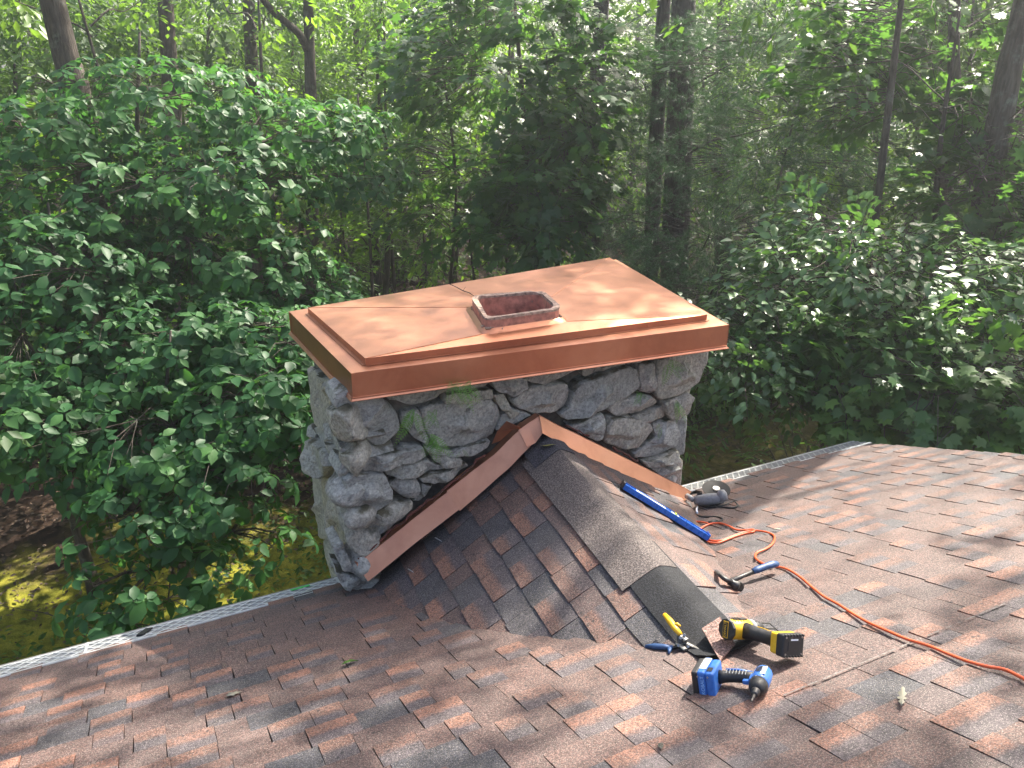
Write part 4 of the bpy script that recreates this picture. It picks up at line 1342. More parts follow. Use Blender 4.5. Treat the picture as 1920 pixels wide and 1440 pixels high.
def grinder():
    P = lambda x, y, h: roof_at(x, y, h)
    root = empty('angle_grinder', P(1325, 940, 0), 'grey angle grinder with black cord lying at the end of the right flashing', 'power tool')
    W = lambda o: world_child(o, root)
    a, b = P(1302, 938, .05), P(1336, 936, .05)
    d = unit(b - a)
    W(MB().tube([a, a + d * .03, a + d * .08, a + d * .14, a + d * .17], [.026, .032, .036, .034, .026], 14).build('motor_body', M_GRY, None, True))
    W(MB().tube([a + d * .02 + NRM * .034, a + d * .05 + NRM * .038], .006, 6).build('switch', M_BLK, None))
    h = P(1299, 937, .06)
    W(MB().tube([h, P(1288, 930, .075)], [.016, .017], 14).build('side_handle', M_GRY, None, True))
    W(MB().tube([P(1287.6, 929.8, .0755), P(1286.9, 929.4, .076)], [.010, .010], 12).build('handle_bore', M_BLK, None))
    g0 = a + d * .16
    W(MB().tube([g0 - NRM * .01, g0 + NRM * .03, g0 + NRM * .05], [.034, .030, .018], 12).build('gear_head', M_GRY, None, True))
    ax = unit(NRM * .9 + V3(-.1, -.45, .1))
    c = P(1343, 917, .05)
    W(MB().tube([c - ax * .0015, c + ax * .0015], .085, 28).build('cutting_disc', plain('abrasive disc', (.035, .033, .031), .85, 0, .2, 60), None))
    W(MB().tube([c - ax * .012, c + ax * .008], .022, 12).build('disc_flange', M_STL, None))
    cord = [(1312, 945, .03), (1318, 935, .05), (1335, 932, .05), (1351, 936, .03), (1353, 942, .03), (1338, 947, .02), (1318, 947, .012), (1308, 943, .02), (1315, 937, .03), (1330, 940, .03),
            (1348, 949, .012), (1362, 946, .012), (1376, 941, .012), (1383, 947, .012), (1376, 952, .012), (1352, 951, .012), (1325, 951, .012), (1309, 948, .012), (1306, 958, .010), (1308, 966, .010),
            (1320, 969, .010), (1342, 969, .010), (1354, 972, .010), (1351, 977, .010), (1340, 979, .010)]
    W(MB().tube(smooth([P(*q) for q in cord], 6), .0052, 7).build('power_cord', M_BLK, None, True))
    W(MB().tube([P(1344, 977, .014), P(1336, 980, .014), P(1328, 981.5, .013)], [.009, .013, .012], 9).build('plug', M_BLK, None, True))
    W(MB().tube([P(1307, 950, .016), P(1306, 957, .016), P(1307, 962, .016)], .0065, 7).build('cord_tie', M_LBL, None, True))
def smooth(pts, n):
    """Catmull-Rom through the points"""
    out = []
    P = [2 * pts[0] - pts[1]] + list(pts) + [2 * pts[-1] - pts[-2]]
    for i in range(1, len(P) - 2):
        for k in range(n):
            t = k / n
            a, b, c, d = P[i - 1], P[i], P[i + 1], P[i + 2]
            out.append(.5 * (2 * b + (c - a) * t + (2 * a - 5 * b + 4 * c - d) * t * t + (3 * b - a - 3 * c + d) * t ** 3))
    out.append(pts[-1])
    return out
grinder()

cord = [(1328, 981), (1312, 978.5), (1296, 979), (1294, 984), (1300, 992), (1309, 999), (1313, 992), (1322, 986), (1334, 982), (1350, 981), (1366, 986), (1380, 993), (1396, 994), (1411, 992.5), (1413, 997),
        (1398, 1000), (1378, 1006), (1360, 1013), (1345, 1018), (1330, 1017), (1325, 1012), (1338, 1014), (1354, 1013), (1372, 1006), (1392, 999), (1412, 995), (1434, 997), (1450, 1003), (1452, 1012), (1446, 1022), (1434, 1030), (1420, 1036), (1416, 1043), (1420, 1050), (1432, 1057),
        (1448, 1062), (1466, 1064), (1482, 1070), (1502, 1083), (1524, 1102), (1546, 1119), (1572, 1133), (1600, 1151), (1628, 1167), (1662, 1182), (1700, 1198), (1742, 1211), (1778, 1226), (1812, 1239), (1848, 1249), (1882, 1255), (1905, 1265), (1930, 1279), (1980, 1310), (2040, 1330)]
ec = MB().tube(smooth([roof_at(x, y, .017) for x, y in cord], 6), .0052, 8).build('extension_cord', M_ORG, None, True)
tag(ec, 'orange extension cord snaking down the right roof slope', 'cord')

# ------------------------------------------------------------------ leaf templates
def tmpl(points, tris): return np.array(points, float), np.array(tris, np.int32)
T_OV = tmpl([(0, 0, 0), (.28, .20, .04), (.62, .185, .03), (1, 0, -.14), (.62, -.185, .03), (.28, -.20, .04), (.5, 0, -.03)],
            [(0, 6, 1), (1, 6, 2), (2, 6, 3), (3, 6, 4), (4, 6, 5), (5, 6, 0)])
T_WD = tmpl([(0, 0, 0), (.3, .27, .05), (.64, .26, .02), (1, 0, -.16), (.64, -.26, .02), (.3, -.27, .05), (.5, 0, -.02)],
            [(0, 6, 1), (1, 6, 2), (2, 6, 3), (3, 6, 4), (4, 6, 5), (5, 6, 0)])
_mp = [(0, 0)]
for ang, rr in ((-150, .36), (-118, .30), (-92, .55), (-58, .32), (-38, .66), (-17, .40), (0, .74), (17, .40), (38, .66), (58, .32), (92, .55), (118, .30), (150, .36)):
    _mp.append((.36 + rr * math.cos(R_(ang)), rr * math.sin(R_(ang))))
T_MP = tmpl([(x, y, -.10 * (x * x + y * y) + .05 * abs(y)) for x, y in _mp] + [(.36, 0, 0)], [(i, (i + 1) % 14, 14) for i in range(14)])
T_DI = tmpl([(0, 0, 0), (.48, .27, .04), (1, 0, -.10), (.48, -.27, .04)], [(0, 3, 2), (0, 2, 1)])
_nv, _nt = [], []
_r = random.Random(2)
for k in range(11):
    a = 2 * math.pi * k / 11 + _r.uniform(-.2, .2); q = _r.uniform(.35, 1.15)
    d = V3(math.cos(q), math.sin(q) * math.cos(a), math.sin(q) * math.sin(a)); sd = unit(np.cross(d, V3(.3, .5, .8))) * .018
    b = len(_nv); L = _r.uniform(.75, 1.05)
    _nv += [-sd, sd, d * L + V3(0, 0, -.12 * L)]; _nt.append((b, b + 1, b + 2))
T_PN = tmpl(_nv, _nt)

_ok = [(0, .0), (.12, .04), (.24, .15), (.30, .07), (.44, .24), (.52, .10), (.68, .22), (.76, .10), (.90, .10), (1, 0)]
_okp = _ok + [(x, -y * .9) for x, y in _ok[-2:0:-1]]
T_OK = tmpl([(x, y * .62, .10 * (x - .5) ** 2 + .05 * abs(y)) for x, y in _okp] + [(.5, 0, -.01)], [(i, (i + 1) % len(_okp), len(_okp)) for i in range(len(_okp))])
def leaf_arrays(tp, pos, dr, nr, size):
    dr = dr / np.linalg.norm(dr, axis=1, keepdims=True)
    nr = nr - dr * np.sum(nr * dr, 1, keepdims=True)
    nr = nr / (np.linalg.norm(nr, axis=1, keepdims=True) + 1e-9)
    sd = np.cross(nr, dr)
    T, F = tp
    V = pos[:, None, :] + size[:, None, None] * (T[None, :, 0:1] * dr[:, None, :] + T[None, :, 1:2] * sd[:, None, :] + T[None, :, 2:3] * nr[:, None, :])
    N = len(pos)
    return V.reshape(-1, 3), (F[None] + (np.arange(N) * len(T))[:, None, None]).reshape(-1, F.shape[1])

def rand_unit(n):
    v = RNG.normal(size=(n, 3))
    return v / np.linalg.norm(v, axis=1, keepdims=True)

class Foliage:
    """collects leaves of one plant"""
    def __init__(s): s.p, s.d, s.n, s.s, s.t = [], [], [], [], []
    def add(s, p, d, n, sz, t):
        s.p.append(p); s.d.append(d); s.n.append(n); s.s.append(sz); s.t.append(t)
    def arrays(s):
        return np.concatenate(s.p), np.concatenate(s.d), np.concatenate(s.n), np.concatenate(s.s), np.concatenate(s.t)
    def whorls(s, C, outward, size, k=(5, 8), tint=(.2, .8)):
        """rosettes of leaves at twig ends"""
        for c, o in zip(C, outward):
            n = RNG.integers(*k); ws = RNG.uniform(.7, 1.2); yl = .45 if RNG.random() < .05 else 0
            ax = unit(V3(0, 0, 1) + .95 * o + RNG.normal(size=3) * .25)
            u = unit(np.cross(ax, V3(.3, .8, .1))); v = np.cross(ax, u)
            ph = RNG.random() * 6.28 + np.arange(n) * 2 * math.pi / n + RNG.normal(size=n) * .22
            rad = np.cos(ph)[:, None] * u + np.sin(ph)[:, None] * v
            dp = RNG.uniform(.05, .5, n)[:, None]
            d = rad * np.cos(dp) - ax * np.sin(dp)
            nn = ax + rad * np.sin(dp) + RNG.normal(size=(n, 3)) * .12
            s.add(np.tile(c, (n, 1)) + rad * .012, d, nn, ws * size * RNG.uniform(.5, 1.25, n), np.clip(RNG.uniform(*tint) + yl + RNG.normal(size=n) * .14, 0, 1))
    def sprays(s, C, outward, size, length=.45, k=18, tint=(.2, .8), droop=.15):
        """flat fans of leaves along a twig; returns the twig paths"""
        paths = []
        for c, o in zip(C, outward):
            d = o * V3(1, 1, .35) + RNG.normal(size=3) * .45
            d[2] -= droop
            d = unit(d)
            up = unit(V3(0, 0, 1) + RNG.normal(size=3) * .22 + .25 * o)
            sd = unit(np.cross(up, d)); up = np.cross(d, sd)
            L = length * RNG.uniform(.6, 1.25)
            n = max(4, int(k * RNG.uniform(.6, 1.3)))
            t = RNG.random(n) ** .8
            sgn = RNG.choice([-1, 1], n)
            off = sgn * RNG.random(n) * .42 * L * (1.05 - t * .6)
            P = c + d * (t[:, None] * L) + sd * off[:, None] - V3(0, 0, 1) * (.10 * L * t ** 2)[:, None] + up * RNG.normal(size=n)[:, None] * .02 * 2
            an = RNG.uniform(.35, 1.1, n) * sgn
            dd = d * np.cos(an)[:, None] + sd * np.sin(an)[:, None] - V3(0, 0, 1) * RNG.uniform(.05, .45, n)[:, None]
            nn = up + RNG.normal(size=(n, 3)) * .22
            s.add(P, dd, nn, size * RNG.uniform(.6, 1.2, n), np.clip(RNG.uniform(*tint) + RNG.normal(size=n) * .12, 0, 1))
            paths.append([c - d * L * .3, c + d * L * .4, c + d * L * .95 - V3(0, 0, .08 * L)])
        return paths

def blob_points(n, c, rad, shell=.35):
    """random places in an ellipsoid, fuller towards its skin; also the outward direction"""
    u = rand_unit(n)
    r = RNG.random(n) ** (1 / 3.0) * (1 - shell) + shell * RNG.random(n) ** .3
    return c + u * r[:, None] * rad, u

def finish_foliage(fo, tp, mat, root, singles=0, part='foliage'):
    p, d, n, sz, t = fo.arrays()
    if singles:
        v = p - CAM
        z = v @ FWD
        ux, uy = 960 + FPX * (v @ RGT) / z, 720 - FPX * (v @ UPC) / z
        ok = (z > .5) & (ux > 0) & (ux < 1920) & (uy > 0) & (uy < 1440)
        # those with the largest outline in the picture, nearest first
        facing = np.abs(np.sum(n * v, 1) / np.linalg.norm(n, axis=1) / np.linalg.norm(v, axis=1))
        score = np.where(ok, sz ** 2 * (.15 + facing) / z ** 3.2, 0)
        order = np.argsort(-score)
        sel = order[:singles]
        T, F = tp
        mats = []
        variants = []
        for k in range(5):
            me = np_mesh('leaf', T, F, mat, {'tint': np.full(len(T), .12 + .2 * k)})
            variants.append(me)
        for i in sel:
            dd = unit(d[i]); nn = unit(n[i] - dd * (n[i] @ dd)); s_ = np.cross(nn, dd)
            o = bpy.data.objects.new('leaf', variants[int(min(4, t[i] * 5))])
            COL.objects.link(o)
            o.parent = root
            o.matrix_local = Matrix.Translation(-Vector(root.location)) @ frame(p[i], dd * sz[i], s_ * sz[i], nn * sz[i])
        keep = np.ones(len(p), bool); keep[sel] = False
        p, d, n, sz, t = p[keep], d[keep], n[keep], sz[keep], t[keep]
    V, F = leaf_arrays(tp, p - np.array(root.location), d, n, sz)
    o = link(part, np_mesh(part, V, F, mat, {'tint': np.repeat(t, len(tp[0]))}), root)
    o['kind'] = 'stuff'
    return o

def trunk_mesh(root, pts, r0, r1, mat, name='trunk', n=12, flare=1.5):
    pts = [np.asarray(p, float) for p in pts]
    P = smooth(pts, 5) if len(pts) > 2 else [pts[0] * (1 - k / 8) + pts[1] * k / 8 for k in range(9)]
    rad = [r0 + (r1 - r0) * i / (len(P) - 1) for i in range(len(P))]
    rad[0] *= flare
    if len(rad) > 2: rad[1] *= 1 + (flare - 1) * .3
    o = MB().tube(P, rad, n).build(name, mat, None, True)
    return world_child(o, root)

def limbs_mesh(root, segs, mat, name='branches'):
    m = MB()
    for pts, r0, r1 in segs:
        k = len(pts)
        m.tube(pts, [r0 + (r1 - r0) * i / (k - 1) for i in range(k)], 5, cap=False)
    return tag(world_child(m.build(name, mat, None, True), root), kind='stuff')

def bend(a, b, sag=.12, seed=0):
    L = np.linalg.norm(b - a)
    m1 = a * .66 + b * .34 + RNG.normal(size=3) * L * .07 + V3(0, 0, L * sag)
    m2 = a * .33 + b * .67 + RNG.normal(size=3) * L * .07 + V3(0, 0, L * sag * .8)
    return smooth([a, m1, m2, b], 3)

# where sun reaches the roof, cap and moss: leaf clusters of the crowns overhead keep clear of these patches
LIT = []
def lit(px, py, rx, ry, plane='roof', rot=0, z=None):
    P = roof_at(px, py) if plane == 'roof' else on_plane(px, py, (0, 0, 1), z)
    s = np.linalg.norm(P - CAM) / FPX
    LIT.append((px, py, rx, ry, plane, z, math.cos(R_(rot)), math.sin(R_(rot))))
for a in ((1500, 930, 130, 60), (1700, 880, 220, 34), (1600, 1010, 90, 36), (1830, 960, 110, 34), (1480, 1100, 70, 40), (1560, 1180, 110, 30), (1760, 1060, 60, 22), (1330, 1260, 110, 40),
          (1200, 1290, 90, 50), (1120, 1240, 80, 40), (1050, 1390, 130, 50), (900, 1400, 110, 34), (700, 1400, 160, 24), (560, 1420, 90, 26), (150, 1330, 90, 16), (250, 1400, 90, 26), (420, 1390, 60, 24),
          (60, 1290, 60, 12), (1700, 1200, 30, 20), (1800, 1310, 70, 20), (1400, 1380, 50, 18), (950, 1260, 60, 14), (1290, 1110, 80, 60), (1200, 1000, 60, 60), (1350, 990, 60, 60), (1100, 1100, 50, 50), (1650, 1350, 40, 14)):
    lit(*a)
for a in ((760, 610, 70, 12), (640, 590, 40, 10), (800, 575, 50, 6), (700, 650, 30, 9), (1200, 585, 60, 8), (1040, 545, 30, 7), (1095, 520, 30, 5), (1150, 600, 40, 6), (650, 690, 30, 5), (1250, 615, 60, 4)):
    lit(*a, plane='cap', z=4.29)
for a in ((450, 1060, 70, 60), (520, 960, 60, 40), (380, 1110, 60, 40), (590, 1000, 30, 30), (80, 1180, 90, 30), (1370, 850, 40, 20)):
    lit(*a, plane='ground', z=0.1)
LIT3 = [(at_dist(*q), r_) for q, r_ in (((1600, 480, 7.6), .8), ((1720, 520, 7.5), .7), ((1480, 640, 7.0), .6), ((1700, 690, 7.0), .6), ((1600, 690, 6.9), .6), ((420, 300, 9.2), .8), ((560, 240, 9.6), .7), ((200, 330, 9.4), .7), ((720, 150, 15), 1.2), ((850, 150, 17), 1.0), ((560, 120, 18), 1.0), ((1480, 60, 12), .8), ((930, 120, 12), .7), ((1000, 300, 11.4), .6), ((980, 40, 12.2), .8), ((900, 300, 11.8), .6), ((1400, 440, 11), .6))]
def canopy_ok(P):
    """False where a leaf cluster at P would shade one of the sunlit patches"""
    for c3, r3 in LIT3:
        e = P - c3
        k3 = e @ SUNV
        if k3 > 1.5 and np.linalg.norm(e - SUNV * k3) < r3: return False
    for plane in ('roof', 'cap', 'ground'):
        if plane == 'roof':
            k = (NRM @ P - RD) / (NRM @ SUNV)
        else:
            k = (P[2] - (4.29 if plane == 'cap' else .1)) / SUNV[2]
        if k < .3: continue
        Q = P - SUNV * k
        if plane == 'roof' and not (XL - .3 < Q[0] < XR + .3 and -1 < Q[1] < 3.7): continue
        if plane == 'cap' and not (.5 < Q[0] < 3.4 and 2.9 < Q[1] < 4.9): continue
        u, v, z = project(Q)
        if z < .4: continue
        for px, py, rx, ry, pl, zz, c, s in LIT:
            if pl == plane and ((u - px) / (rx + 6)) ** 2 + ((v - py) / (ry + 3)) ** 2 < 1: return False
    return True
def clear(P, r=.3):
    return all(canopy_ok(P + o) for o in (V3(0, 0, 0), V3(r, 0, 0), V3(-r, 0, 0), V3(0, r, 0), V3(0, -r, 0)))
def plant(name, label, cat, group, trunk, r, blobs, tp, mat, size, n_per, style='spray', singles=0, bark=None, length=.45, k=18, tint=(.2, .8), droop=.15, twigs=True, dens=1.7, part='foliage'):
    """trunk: list of world points (foot first); blobs: (centre, radii) ellipsoids of foliage; n_per: clusters per blob (list or int)"""
    bark = bark or M_BK
    foot = np.asarray(trunk[0])
    root = empty(name, tuple(foot), label, cat, group)
    trunk_mesh(root, trunk, r, r * (.55 if style == 'pine' else .18), bark)
    fo = Foliage()
    segs = []
    T = smooth([np.asarray(p, float) for p in trunk], 5) if len(trunk) > 2 else [np.asarray(trunk[0]) * (1 - q / 8) + np.asarray(trunk[1]) * q / 8 for q in range(9)]
    for bi, (c, rad) in enumerate(blobs):
        n = n_per[bi] if hasattr(n_per, '__len__') else n_per
        C, U = blob_points(int(n * dens * (1.5 if style == 'whorl' else 1.1)), c, rad)
        if style != 'whorl':
            kk = np.array([canopy_ok(q) for q in C]); C, U = C[kk], U[kk]
            if not len(C): continue
        # limb from the trunk to the heart of this blob
        zt = c[2] - .35 * np.linalg.norm((c - T[0])[:2])
        a = min(T, key=lambda q: abs(q[2] - max(zt, foot[2] + .4)))
        path = bend(a, c, .06)
        lr = max(.008, min(r * .45, .012 * np.linalg.norm(c - a)))
        segs.append((path, lr, lr * .4))
        if style == 'whorl':
            fo.whorls(C, U, size, tint=tint)
            if twigs:
                hubs = C[RNG.integers(len(C), size=6)] * .6 + c * .4
                for hb in hubs: segs.append(([path[-3], (path[-3] + hb) / 2 + V3(0, 0, .04), hb], .009, .005))
                for q in C[::3]:
                    hb = hubs[np.argmin(np.linalg.norm(hubs - q, axis=1))]
                    segs.append(([hb, (q + hb) / 2 + RNG.normal(size=3) * .04 + V3(0, 0, .03), q], .0045, .002))
        elif style == 'pine':
            ps = []
            for q, u in zip(C, U):
                d = unit(u * V3(1, 1, .3) + V3(0, 0, -.1) + RNG.normal(size=3) * .3)
                L = length * RNG.uniform(.6, 1.3)
                m = int(k * RNG.uniform(.7, 1.3))
                t = RNG.random(m)
                sd = unit(np.cross(d, V3(0, 0, 1)))
                P = q + d * (t[:, None] * L) + sd * (RNG.normal(size=m) * .16 * L)[:, None] + V3(0, 0, 1) * (RNG.normal(size=m) * .04)[:, None]
                dd = d + RNG.normal(size=(m, 3)) * .45 + V3(0, 0, .25)
                fo.add(P, dd, rand_unit(m), size * RNG.uniform(.7, 1.2, m), np.clip(RNG.uniform(*tint) + RNG.normal(size=m) * .1, 0, 1))
                segs.append(([c * .4 + q * .6, q, q + d * L], .006, .0025))
        else:
            ps = fo.sprays(C, U, size, length, k, tint, droop)
            if twigs:
                for q, pp in zip(C, ps):
                    segs.append(([c * .45 + q * .55 + RNG.normal(size=3) * .05, pp[0], pp[1], pp[2]], .006, .0022))
    limbs_mesh(root, segs, bark)
    finish_foliage(fo, tp, mat, root, singles, part)
    return root

def B(px, py, dist, rx, ry, depth):
    """foliage ellipsoid: surveyed centre, radii rx, ry picked off the photograph in pixels, depth in metres"""
    c = at_dist(px, py, dist)
    s = np.linalg.norm(c - CAM) / FPX
    # radii along world axes (round in plan)
    h = (rx * s + depth) / 2
    return c, V3(h, h, ry * s)
def foot(px, dist):
    r = ray(px, 720)
    P = CAM + r * (dist / math.hypot(r[0], r[1]))
    return V3(P[0], P[1], float(ground_z(P[0], P[1])) - .1)
def stem(px, py_top, dist, px_foot=None, lean=0):
    """trunk standing on the ground below a picture column and reaching past its top"""
    f = foot(px_foot if px_foot is not None else px, dist)
    t = at_dist(px, py_top, dist)
    return f, t

# ------------------------------------------------------------------ the wood
def forest():
    # ---- near left: a broad-leaved understorey tree in three crowns
    f1 = foot(120, 7.6)
    plant('broadleaf_tree', 'broad-leaved tree with layered dark rosettes hanging over the moss left of the chimney', 'tree', 'understorey trees left of the chimney',
          [foot(330, 6.9), at_dist(325, 1000, 6.8), at_dist(310, 800, 6.8), at_dist(320, 620, 6.9)], .05,
          [B(330, 800, 6.6, 170, 80, 1.3), B(470, 760, 6.4, 100, 90, 1.0), B(300, 960, 6.0, 130, 80, .9), B(420, 900, 5.9, 100, 90, .8), B(350, 1080, 5.6, 130, 70, .7), B(230, 1120, 5.5, 90, 70, .6), B(480, 1010, 5.7, 90, 60, .7), B(540, 800, 6.2, 60, 120, .8)],
          T_WD, M_BIG, .125, [80, 52, 40, 26, 15, 16, 7, 14], 'whorl', 300)
    plant('broadleaf_tree', 'tall broad-leaved tree massed along the left edge of the wood', 'tree', 'understorey trees left of the chimney',
          [foot(90, 8.6), at_dist(95, 800, 8.6), at_dist(110, 600, 8.6), at_dist(90, 380, 8.6)], .06,
          [B(90, 640, 8.0, 160, 110, 1.8), B(300, 640, 7.6, 170, 90, 1.5), B(60, 780, 7.2, 130, 80, 1.2), B(190, 850, 7.0, 110, 60, 1.0), B(470, 640, 7.3, 140, 80, 1.2), B(50, 500, 8.4, 130, 90, 1.5), B(600, 700, 7.4, 60, 80, .8)],
          T_WD, M_BIG, .13, [110, 100, 80, 50, 70, 80, 30], 'whorl', 300)
    plant('broadleaf_tree', 'sunlit broad-leaved tree with an arching crown in front of the left trunks', 'tree', 'understorey trees left of the chimney',
          [foot(250, 10.0), at_dist(245, 500, 9.8), at_dist(255, 300, 9.8), at_dist(262, 60, 9.8)], .07,
          [B(170, 360, 9.4, 190, 100, 1.8), B(420, 330, 9.2, 200, 80, 1.6), B(560, 240, 9.6, 150, 60, 1.4), B(300, 180, 9.8, 170, 70, 1.6), B(420, 480, 8.8, 190, 90, 1.5), B(200, 500, 8.9, 170, 80, 1.5), B(650, 330, 10.5, 90, 60, 1.2), B(80, 240, 9.6, 110, 60, 1.3), B(560, 560, 8.6, 100, 80, 1.2)],
          T_WD, M_BIG, .13, [110, 110, 70, 80, 100, 80, 40, 50, 60], 'whorl', 300, tint=(.3, .95))
    # ---- understorey wall in the middle distance
    walls = [(40, 15.5, 0, 'grey-green understorey tree behind the corner trunk at far left'), (190, 17, 0, 'understorey tree filling the gap right of the corner trunk'), (400, 16, 0, 'understorey tree between the two lichened trunks'),
             (560, 18, 1, 'pale green understorey tree behind the trunk with the forked limb'), (720, 15, 1, 'brightest yellow-green understorey tree, left of the dark maple'), (850, 17.5, 1, 'yellow-green tree glowing behind the dark maple'),
             (1080, 17, 0, 'understorey tree seen between the maple and the pine trunks'), (1330, 19, 0, 'hazy green tree behind the pine boughs'), (1500, 16.5, 1, 'light green tree behind the thin crooked stem'),
             (1640, 15.5, 0, 'understorey tree behind the glossy maple'), (1830, 15, 0, 'understorey tree behind the leaning right trunk'), (640, 20, 0, 'green tree rising behind the brightest understorey tree')]
    for px, dist, kind, lab in walls:
        bl, nn = [], []
        for py, rx in ((-20, 130), (60, 150), (140, 140), (220, 130), (300, 120), (370, 100)):
            bl.append(B(px + RNG.uniform(-60, 60), py, dist + RNG.uniform(-.8, .8), rx, 42, 1.5)); nn.append(50 if py < 250 else 32)
        plant('understorey_tree', lab, 'tree', 'understorey trees in the middle distance', [foot(px, dist), at_dist(px + 10, 350, dist), at_dist(px - 12, 150, dist), at_dist(px, -60, dist)], .07, bl, T_OV, M_SUN if kind else M_FAR, .14, nn, 'spray', 0,
              length=.6, k=15, tint=(.15, .9), twigs=False)
    # ---- middle: dark maple left of the pines
    plant('maple_tree', 'dark green maple standing directly behind the flue, left of the big double trunk', 'tree', 'maples in the wood',
          [foot(1000, 12.5), at_dist(1000, 500, 12.5), at_dist(985, 250, 12.5), at_dist(960, -60, 12.5)], .10,
          [B(930, 120, 12, 150, 110, 2.0), B(1030, 160, 11.6, 80, 120, 1.5), B(900, 300, 11.8, 130, 80, 1.8), B(1020, 330, 11.2, 70, 90, 1.3), B(980, 20, 12.4, 170, 80, 2.0), B(1010, 420, 10.8, 60, 60, 1.0), B(860, 400, 12, 80, 50, 1.4)],
          T_MP, M_MAP, .15, [110, 100, 75, 70, 80, 34, 34], 'spray', 300, length=.5, k=15, tint=(.2, .8))
    # ---- right: dogwood, maple bush
    plant('dogwood_tree', 'dogwood with round pale leaves glinting right of the copper cap', 'tree', None,
          [foot(1560, 7.6), at_dist(1555, 760, 7.6), at_dist(1530, 640, 7.5), at_dist(1560, 450, 7.6)], .04,
          [B(1600, 480, 7.6, 150, 60, 1.2), B(1560, 560, 7.3, 130, 60, 1.1), B(1720, 520, 7.5, 130, 70, 1.2), B(1430, 620, 7.0, 110, 50, .9), B(1400, 690, 6.7, 100, 50, .8), B(1330, 650, 6.9, 60, 70, .7), B(1620, 420, 7.9, 90, 40, 1.0), B(1480, 720, 6.6, 60, 50, .6), B(1850, 600, 7.6, 90, 60, 1.0)],
          T_WD, M_OVA, .10, [44, 40, 40, 30, 30, 22, 22, 14, 24], 'spray', 300, length=.34, k=15, tint=(.2, .95))
    plant('maple_tree', 'young maple with pointed lobed leaves crowding the right roof corner', 'tree', 'maples in the wood',
          [foot(1800, 7.4), at_dist(1795, 860, 7.2), at_dist(1770, 700, 7.2), at_dist(1790, 520, 7.4)], .04,
          [B(1600, 690, 6.9, 130, 60, .9), B(1760, 680, 7.0, 140, 80, 1.1), B(1880, 700, 7.0, 90, 90, 1.0), B(1640, 610, 7.3, 130, 50, 1.0), B(1620, 770, 6.6, 70, 40, .6), B(1760, 770, 6.7, 120, 50, .8), B(1880, 800, 6.7, 70, 50, .7), B(1540, 650, 6.9, 60, 50, .6)],
          T_MP, M_MAP, .12, [44, 52, 34, 36, 14, 34, 18, 14], 'spray', 300, length=.34, k=13, tint=(.35, .95))
    plant('maple_tree', 'glossy maple filling the top right corner beside the leaning trunk', 'tree', 'maples in the wood',
          [foot(1760, 9.6), at_dist(1745, 560, 9.6), at_dist(1760, 300, 9.6), at_dist(1800, 20, 9.6)], .06,
          [B(1780, 100, 9.4, 150, 60, 1.6), B(1850, 220, 9.0, 100, 70, 1.4), B(1700, 190, 9.6, 110, 50, 1.3), B(1850, 340, 8.8, 90, 60, 1.2), B(1760, 20, 9.8, 170, 50, 1.6), B(1870, 460, 8.6, 70, 70, 1.0), B(1640, 110, 10, 90, 40, 1.2)],
          T_MP, M_MAP, .13, [90, 90, 60, 70, 70, 40, 30], 'spray', 0, length=.42, k=14, tint=(.3, .9))
    # ---- pines behind the cap
    def pine(px, pf, dist, r, blobs, n, label, lean=0):
        return plant('pine_tree', label, 'tree', 'pines behind the chimney',
                     [foot(pf, dist), at_dist(pf * .5 + px * .5, 300, dist), at_dist(px, 0, dist), at_dist(px + (px - pf) * .9, -560, dist)], r,
                     blobs, T_PN, M_PIN, .13, n, 'pine', 0, M_BKP, length=.55, k=20, tint=(.2, .8), part='needles')
    pine(1282, 1262, 12.5, .24, [B(1400, 120, 12, 150, 60, 2.0), B(1330, 440, 11.2, 170, 70, 1.8), B(1420, 300, 11.6, 140, 60, 1.8), B(1220, 400, 11.4, 110, 70, 1.6), B(1350, 540, 10.6, 130, 50, 1.4), B(1480, 60, 12, 120, 60, 1.8), B(1480, 230, 11.6, 90, 50, 1.4), B(1300, 210, 12.6, 120, 60, 1.6)],
         [60, 70, 56, 16, 50, 46, 36, 10], 'thick dark pine with the widest trunk, rising right behind the cap')
    pine(1245, 1212, 12.9, .14, [B(1200, 250, 12.6, 90, 70, 1.4), B(1180, 480, 11.5, 70, 50, 1.1), B(1190, 120, 13.2, 90, 60, 1.4)], [12, 16, 20], 'slimmer pine stem crossing just left of the widest pine trunk')
    pine(1128, 1100, 13.4, .17, [B(1150, 60, 13.4, 110, 60, 1.6), B(1150, 280, 13.9, 80, 60, 1.4)], [20, 14], 'straight dark pine trunk left of the double pine stems')
    pine(1358, 1345, 18, .19, [B(1400, 210, 17.5, 120, 60, 2.0), B(1340, 60, 18, 130, 60, 2.2), B(1480, 380, 16, 110, 60, 1.8)], [44, 44, 40], 'hazy pine trunk standing back to the right of the widest pine')
    # ---- trunks whose crowns stand above the picture
    def tall(px, pf, dist, r, label, top=13.0, mat=M_BK, lim=None):
        f = foot(pf, dist)
        a = at_dist(pf * .45 + px * .55, 230, dist)
        b = at_dist(px, 0, dist)
        d = (b - a) / (b[2] - a[2])
        t = b + d * (top - b[2])
        crown_c = t + V3(0, 0, -.5)
        root = empty('tall_tree', tuple(f), label, 'tree', 'tall hardwood trunks')
        trunk_mesh(root, [f, a, b, t], r, r * .45, mat, n=14)
        fo = Foliage(); segs = []
        for k in range(7):
            c = crown_c + V3(*(RNG.normal(size=2) * 1.9), RNG.uniform(-1.8, 2.4))
            segs.append((bend(t + (b - t) * RNG.uniform(.05, .5), c, .1), min(.016, r * .3), .005))
            yield_c.append((root, c))
            C, U = blob_points(26, c, V3(1.3, 1.3, .8))
            keep = [i for i in range(len(C)) if clear(C[i], .42)]
            if keep: fo.sprays(C[keep], U[keep], .16, .6, 13, (.2, .8))
        if lim: segs += lim
